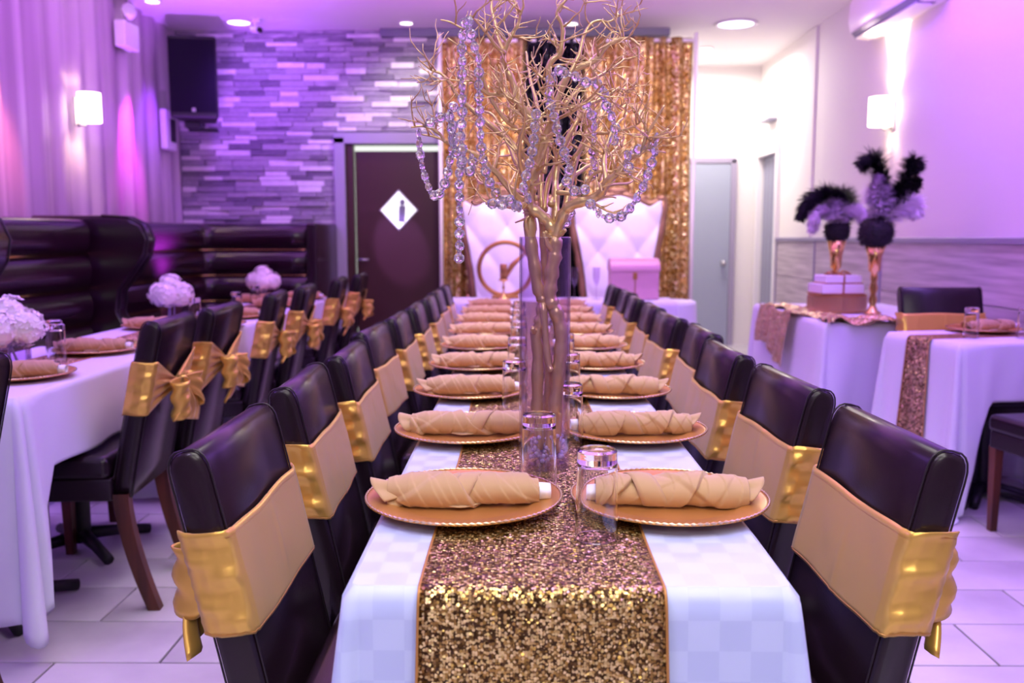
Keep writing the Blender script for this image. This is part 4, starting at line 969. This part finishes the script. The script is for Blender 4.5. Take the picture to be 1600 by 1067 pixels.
garland([(766, 318), (785, 320), (800, 312), (812, 330)], (-.12, -.1), 'short crystal strand on the low left branch above the vase', step=.018)
garland([(893, 330), (888, 345), (878, 356), (872, 362)], (.03, .02), 'tiny crystal strand hanging behind the vase rim')

# ------------------------------------------------------------------ thrones
def throne(x, y, label):
    t = thing('throne_chair', label, 'throne', (x, y, 0), math.pi, 'white and gold thrones')   # faces the camera: local +y is forward
    def hw(z): 
        pts = [(.3, .27), (.5, .26), (.72, .265), (.9, .285), (1.1, .32), (1.3, .36), (1.42, .375), (1.5, .37), (1.56, .36)]
        for (a, p), (c, q) in zip(pts, pts[1:]):
            if z <= c: return p + (q - p) * (z - a) / (c - a)
        return pts[-1][1]
    def ztop(u): a = abs(u); return 1.485 + .055 * math.cos(min(1, a / .62) * math.pi / 2) ** 2 - .03 * math.exp(-((a - .72) / .12) ** 2) + .02 * max(0, a - .85) / .15
    def fn(u, v):
        s = u * 2 - 1; z1 = ztop(s); z = .42 + (z1 - .42) * v; x_ = s * (hw(z) - .02)
        gx, gz = x_ / .16, (z - .46) / .21
        d = 0
        a, b_ = (gx + gz) / 2, (gx - gz) / 2
        fa, fb = abs(a - round(a)), abs(b_ - round(b_)); d = .034 * min(1, math.hypot(fa, fb) / .45) ** .55 + .010 * min(1, min(fa, fb) / .2)
        return (x_, .06 - .10 * (z - .45) * .5 - 0 + d + .02 * (1 - s * s), z)
    b = MB(); b.grid(fn, 49, 71); cu = b.build('back_cushion', 'throne_vinyl', t, smooth=True, solid=.01)
    for i in range(-3, 4):
        for j in range(0, 8):
            if (i + j) % 2: continue
            gx, gz = i / 1.0, j / 1.0
            x_, z = gx * .16, gz * .21 + .46
            if abs(x_) < hw(z) - .05 and .46 < z < 1.44:
                q = x_ / (hw(z) - .02); MB().ball((x_, .06 - .05 * (z - .45) + .02 * (1 - q * q) + .008, z), (.011, .007, .011), 8, 6).build('button', 'crystal', cu, smooth=True)
    # carved frame all round
    fr = [(-hw(z), .04 - .05 * (z - .45), z) for z in [.42 + .06 * i for i in range(18)]]
    tp = [(s * .375, .04 - .05 * 1.05, ztop(s) + .02) for s in [-1 + i / 12 for i in range(25)]]
    fr = fr + tp + [(-x_, y_, z) for x_, y_, z in fr[::-1]]
    b = MB(); b.tube(fr, [.037 + .005 * math.sin(i * 1.9) for i in range(len(fr))], 10); f = b.build('carved_frame', 'throne_frame', t, smooth=True)
    b = MB()
    for s in (-1, 1):
        MB().ball((s * .355, .0, 1.52), (.045, .03, .035), 10, 8).build('carved_finial', 'throne_frame', t, smooth=True); MB().ball((s * .2, -.0, 1.53), (.05, .025, .025), 10, 8).build('carved_scroll', 'throne_frame', t, smooth=True)
    MB().ball((0, -.0, 1.585), (.09, .03, .035), 12, 8).build('carved_crest', 'throne_frame', t, smooth=True)
    b = MB()
    vs = [(s * (hw(z)), -.03 - .05 * (z - .45), z) for z in [.42 + .1 * i for i in range(11)] for s in (-1, 1)]
    b.add(vs, [(2 * i, 2 * i + 1, 2 * i + 3, 2 * i + 2) for i in range(10)]); b.build('back_panel', 'throne_vinyl', t, solid=.03)
    MB().box((0, .33, .44), (.56, .54, .12)).build('seat_cushion', 'throne_vinyl', t, bev=.045, seg=4)
    MB().box((0, .33, .34), (.6, .58, .08)).build('seat_frame', 'throne_frame', t, bev=.02)
    for s in (-1, 1):
        b = MB(); b.tube([(s * .28, .05, .66), (s * .32, .25, .68), (s * .34, .45, .67), (s * .33, .55, .63), (s * .31, .56, .57), (s * .31, .5, .36)], .026, 10); b.build('armrest', 'throne_frame', t, smooth=True)
        for y_, e in ((.56, .05), (.08, -.05)):
            MB().tube([(s * .26, y_, .33), (s * .28, y_ + e * .8, .2), (s * .25, y_, .08), (s * .27, y_ + e, .0)], [.04, .03, .022, .03], 10).build('leg', 'throne_frame', t, smooth=True)
    return t
throne(-.10, 7.38, 'tall white tufted throne with gold frame on the left, behind the gold ring')
throne(.80, 7.38, 'tall white tufted throne with gold frame on the right, behind the pink card box')

# ------------------------------------------------------------------ sequin backdrop
t = thing('backdrop_stand', 'white pipe stand carrying the sequin curtains behind the thrones', 'backdrop stand', (0, 7.72, 0))
for x in (-.665, 1.475): MB().tube([(x, 0, 0), (x, 0, 2.9)], .017, 10).build('upright', 'white_plastic', t, smooth=True); MB().box((x, 0, .006), (.35, .4, .012)).build('base_plate', 'white_plastic', t, bev=.003)
MB().tube([(-.665, 0, 2.84), (1.475, 0, 2.84)], .014, 10).build('crossbar', 'white_plastic', t, smooth=True)
def curtain(x0, x1, m, label, folds, seed, name='sequin_curtain'):
    rnd = random.Random(seed); fr = [rnd.uniform(.8, 1.3) for _ in range(8)]; ph = [rnd.uniform(0, 6.28) for _ in range(8)]
    def fn(u, v):
        x = x0 + (x1 - x0) * u + .012 * math.sin(v * 4 + u * 9 + ph[4]); w_ = u * folds * 2 * math.pi
        d = .042 * math.sin(w_ + 1.5 * math.sin(w_ * .43 + ph[0]) + .25 * v * math.sin(ph[1] + u * 6)) + .014 * math.sin(w_ * 2.3 + ph[2]) 
        d *= .55 + .45 * min(1, (1 - v) * 6 + .2) if v > .8 else 1
        return (x, 7.70 + d, .02 + 2.84 * v)
    o = MB(); o.grid(fn, int(folds * 34), 30); o = o.build(name, m, None, smooth=True, solid=.003)
    return tag(o, label, 'curtain')
curtain(-.655, .075, 'sequin_curtain', 'gold sequin curtain hanging behind the left throne', 4.2, 1)
curtain(.06, .52, 'sequin_black', 'black sequin curtain in the middle of the backdrop, between the gold ones', 4.5, 2)
curtain(.50, 1.462, 'sequin_curtain', 'gold sequin curtain hanging behind the right throne', 5.3, 3)

# ------------------------------------------------------------------ head table pieces
t = thing('gold_ring_stand', 'large upright gold ring on the head table before the left throne', 'table ornament', (-.10, 6.62, TZ))
b = MB(); n = 48; b.tube([(.195 * math.cos(2 * math.pi * i / n), 0, .215 + .195 * math.sin(2 * math.pi * i / n)) for i in range(n)], .017, 8, closed=True); b.build('ring', 'gold_dull', t, smooth=True)
MB().tube([(-.02, -.01, .12), (.05, -.012, .24), (.14, -.01, .33)], [.012, .02, .01], 8).build('curved_ornament', 'gold_dull', t, smooth=True)
MB().box((0, 0, .01), (.2, .08, .02)).build('foot', 'gold_dull', t, bev=.005)
t = thing('candle_holder', 'small gold candle holder with a gold pillar candle on the head table', 'candle holder', (-.112, 6.48, TZ))
MB().lathe([(.0001, 0), (.05, 0), (.05, .006), (.03, .018), (.009, .035), (.006, .07), (.012, .085), (.006, .1), (.008, .125), (.034, .135), (.036, .145), (.0001, .145)], 24).build('stem', 'gold', t, smooth=True)
MB().lathe([(.0001, .146), (.026, .146), (.026, .25), (.022, .255), (.0001, .252)], 20).build('candle', 'gold_dull', t, smooth=True)
for x, lb in ((.40, 'clear champagne flute on the head table, next to the vase edge'), (.56, 'clear champagne flute on the head table, nearer the pink box')):
    t = tag(MB().glath([(.0001, 0), (.034, 0), (.034, .002), (.006, .008), (.004, .02), (.004, .09), (.012, .105), (.024, .15), (.026, .23), (.0248, .23), (.0225, .15), (.009, .108), (.0001, .106)], 20, ).build('champagne_flute', 'thin_glass', None, smooth=True), lb, 'glass', 'champagne flutes'); t.location = (x, 6.5, TZ); weld(t)
t = thing('card_box', 'pink glitter card box with domed lid on the head table before the right throne', 'box', (.835, 6.58, TZ))
MB().box((0, 0, .1), (.345, .24, .2)).build('box_body', 'pink_box', t, bev=.006)
b = MB(); prof = [(-.125, .0)] + [(-.125 * math.cos(math.pi * i / 12), .02 + .075 * math.sin(math.pi * i / 12)) for i in range(13)] + [(.125, .0)]; k = len(prof)
b.add([(s * .178, y_, .2 + z) for s in (-1, 1) for y_, z in prof], [tuple(range(k)), tuple(range(k, 2 * k))[::-1]] + [(i, i + k, (i + 1) % k + k, (i + 1) % k) for i in range(k)]); recalc(b.build('lid', 'pink_box', t, bev=.004))
MB().box((0, -.124, .17), (.03, .008, .05)).build('clasp', 'gold_dull', t, bev=.003)
MB().box((0, -.1225, .09), (.006, .004, .17)).build('seam', 'gold_dull', t)
t = thing('round_side_table', 'small round white-clothed table beside the right throne', 'table', (1.16, 6.98, 0))
MB().lathe([(.0001, .72), (.2, .72), (.212, .715), (.218, .69)], 32).build('tabletop_cloth', 'cloth', t, smooth=True)
b = MB(); b.grid(lambda u, v: ((.218 + .05 * v * (1 + .35 * math.sin(u * 50))) * math.cos(2 * math.pi * u), (.218 + .05 * v * (1 + .35 * math.sin(u * 50))) * math.sin(2 * math.pi * u), .69 - .67 * v), 96, 6, cu=True); b.build('cloth_skirt', 'cloth', t, smooth=True)

# ------------------------------------------------------------------ gift table: gold swag, stacked gift boxes, feather centrepieces
b = MB(); rr = random.Random(8)
def swag(u, v):      # lies along the near edge of the table
    x = 1.62 + .86 * u; y = 4.73 + .07 * math.sin(u * 9) + (v - .5) * .24 + .03 * math.sin(u * 21); 
    return (x, y, .7635 + .012 + .016 * math.sin(v * 17 + u * 8) * math.sin(u * 31 + v * 3) + .012 * math.sin(u * 23))
b.grid(swag, 90, 30)
t = thing('gold_swag', 'crumpled rose gold sequin cloth swag on the gift table and over its corner', 'cloth')
b.build('table_swag', 'sequin_swag', t, smooth=True, solid=.002)
def back_swag(u, v):
    y = 4.78 + 1.1 * u; x = 1.70 + .04 * math.sin(u * 11) + (v - .5) * .18
    return (x, y, .7635 + .01 + .012 * math.sin(v * 13 + u * 9) * math.sin(u * 27))
MB().grid(back_swag, 80, 20).build('side_swag', 'sequin_swag', t, smooth=True, solid=.002)
def tailc(u, v):
    y = 5.86 - .70 * v + .10 * u * (v - .5); x = 1.60 - .012 - .03 * math.sin(u * 1.6) - .016 * abs(math.sin(v * 13 + u * 1.5))
    return (x - .01, y, .785 - .015 * math.cos(v * 9) - .30 * u * (1 - .25 * math.cos(v * 2.2)))
MB().grid(tailc, 24, 60).build('hanging_end', 'sequin_swag', t, smooth=True, solid=.002)
t = thing('gold_drum_stand', 'round gold fringed stand under the white gift boxes', 'cake stand', (1.93, 5.45, TZ))
MB().lathe([(.0001, .0), (.165, .0), (.165, .09), (.17, .095), (.17, .105), (.0001, .105)], 36).build('drum', 'gold_dull', t, smooth=False)
b = MB()
for i in range(72): a = 2 * math.pi * i / 72; b.tube([(.168 * math.cos(a), .168 * math.sin(a), .095), (.17 * math.cos(a), .17 * math.sin(a), .01)], .0045, 4)
stuff(b.build('bead_fringe', 'charger_rim', t))
def gift(x, y, z, s, h, label, bow):
    t = thing('gift_box', label, 'box', (x, y, z), R(6), 'white gift boxes on the gold stand')
    MB().box((0, 0, h / 2), (s, s * .8, h)).build('box_body', 'paper', t, bev=.004)
    MB().box((0, 0, h / 2), (.012, s * .8 + .002, h + .002)).build('ribbon', 'gold_dull', t); MB().box((0, 0, .004), (s + .008, s * .8 + .008, .008)).build('gold_edge', 'gold_dull', t, bev=.001)
    if bow:
        b = MB()
        for sg in (-1, 1): b.tube([(0, 0, h + .004), (sg * .035, .01, h + .024), (sg * .07, 0, h + .014), (sg * .035, -.01, h + .004), (0, 0, h + .004)], .006, 6)
        b.tube([(-.08, .02, h + .004), (0, 0, h + .008), (.08, -.01, h + .006)], .005, 6)
        b.build('ribbon_bow', 'gold_dull', t, smooth=True)
gift(1.92, 5.45, TZ + .106, .26, .062, 'wider white gift box, lower of the two on the gold stand', False)
gift(1.93, 5.45, TZ + .169, .22, .05, 'smaller white gift box with gold bow on top of the stack', True)
def plume(par, path, width, m, seed, droop=.3):
    """an ostrich plume: curved quill with soft drooping barbs in both directions"""
    r_ = random.Random(seed); ps = smooth_path([Vector(p) for p in path], 10); n = len(ps)
    MB().tube(ps, [.003 * (1 - .7 * i / n) + .0006 for i in range(n)], 5).build('quill', m, par)
    b = MB()
    for i in range(2, n):
        f = i / (n - 1); tdir = (ps[min(i + 1, n - 1)] - ps[i - 1]).normalized(); wd = width * (math.sin(math.pi * min(1, .12 + .8 * f)) ** .6)
        for q in range(46):
            a = r_.uniform(0, 2 * math.pi); side = Vector((math.cos(a), math.sin(a) * .5, .35 * r_.gauss(0, 1))); side = (side - tdir * side.dot(tdir)).normalized()
            L = wd * r_.uniform(.6, 1.1); p0 = ps[i] + tdir * r_.uniform(-.01, .01); d = (side + tdir * .6).normalized()
            p1 = p0 + d * L * .5; p2 = p1 + (d + Vector((0, 0, -droop * 1.6))) .normalized() * L * .5; s = d.cross(tdir).normalized() * .0034
            b.add([p0 - s, p0 + s, p1 + s * 1.6, p1 - s * 1.6, p2], [(0, 1, 2, 3), (3, 2, 4)])
    b.build('barbs', m, par)
def feather_piece(x, y, label, plumes, ball_r, hz):
    t = thing('feather_centrepiece', label, 'centrepiece', (x, y, TZ), 0, 'feather centrepieces')
    prof = [(.0001, 0), (.048, 0), (.05, .008), (.03, .02), (.016, .05), (.024, .085), (.014, .115), (.026, .15), (.016, .185), (.022, .21), (.018, .24), (.034, .255), (.038, .33), (.058, hz), (.053, hz), (.03, .33), (.0001, .32)]
    MB().lathe(prof, 20).build('trumpet_vase', 'gold', t, smooth=True)
    b = MB(); r_ = random.Random(int(x * 77)); c0 = Vector((0, 0, hz + ball_r * .72)); b.ball(c0, ball_r * .88, 18, 12)
    for _ in range(900):
        d = Vector((r_.gauss(0, 1), r_.gauss(0, 1), r_.gauss(0, 1))).normalized(); e = d.orthogonal().normalized() * .004; p = c0 + d * ball_r * .8; g = Vector((r_.gauss(0, .006), r_.gauss(0, .006), r_.gauss(0, .006)))
        b.add([p - e, p + e, p + d * ball_r * .24 + g], [(0, 1, 2)])
    b.build('feather_ball', 'feather_black', t)
    for i, (pth, wd, m) in enumerate(plumes):
        f = bpy.data.objects.new('plume', None); C.objects.link(f); f.parent = t; f.location = (0, 0, hz + ball_r * 1.0); plume(f, pth, wd, m, i + int(y * 10))
S = 1.0
feather_piece(2.07, 5.25, 'nearer feather centrepiece with round black ball on a gold trumpet vase',
    [([(0, 0, 0), (.03, .0, .13), (.02, .0, .27), (-.03, 0, .38), (-.09, 0, .36)], .13, 'feather_black'), ([(0, 0, .02), (.0, -.03, .12), (-.03, -.04, .2), (-.02, -.05, .28)], .11, 'feather_white'),
     ([(0, 0, 0), (.08, 0, .12), (.15, 0, .24), (.19, 0, .36), (.22, 0, .34)], .10, 'feather_black'), ([(0, 0, 0), (.1, -.02, .08), (.19, -.02, .13), (.22, -.02, .07)], .10, 'feather_white'),
     ([(0, 0, 0), (.09, .03, .15), (.17, .03, .22), (.235, .03, .26)], .09, 'feather_black'), ([(0, .02, 0), (.12, .02, .14), (.2, .02, .2)], .05, 'feather_white')], .108, .395)
feather_piece(2.02, 5.75, 'farther feather centrepiece with drooping black and white plumes on a gold vase',
    [([(0, 0, 0), (.0, 0, .12), (-.08, 0, .2), (-.18, 0, .16), (-.235, 0, .06)], .11, 'feather_black'), ([(0, 0, 0), (.06, 0, .1), (.02, -.02, .19), (-.09, -.02, .22)], .11, 'feather_black'),
     ([(0, 0, 0), (-.04, -.03, .08), (-.13, -.03, .09), (-.17, -.03, -.02)], .09, 'feather_white'), ([(0, 0, 0), (.02, -.04, .08), (.1, -.04, .1), (.17, -.04, .02)], .08, 'feather_white'),
     ([(0, 0, .0), (.1, .0, .1), (.2, .0, .06), (.25, .0, .0)], .06, 'feather_black'), ([(0, 0, 0), (-.02, -.02, .1), (-.08, -.03, .14)], .10, 'feather_white')], .085, .425)
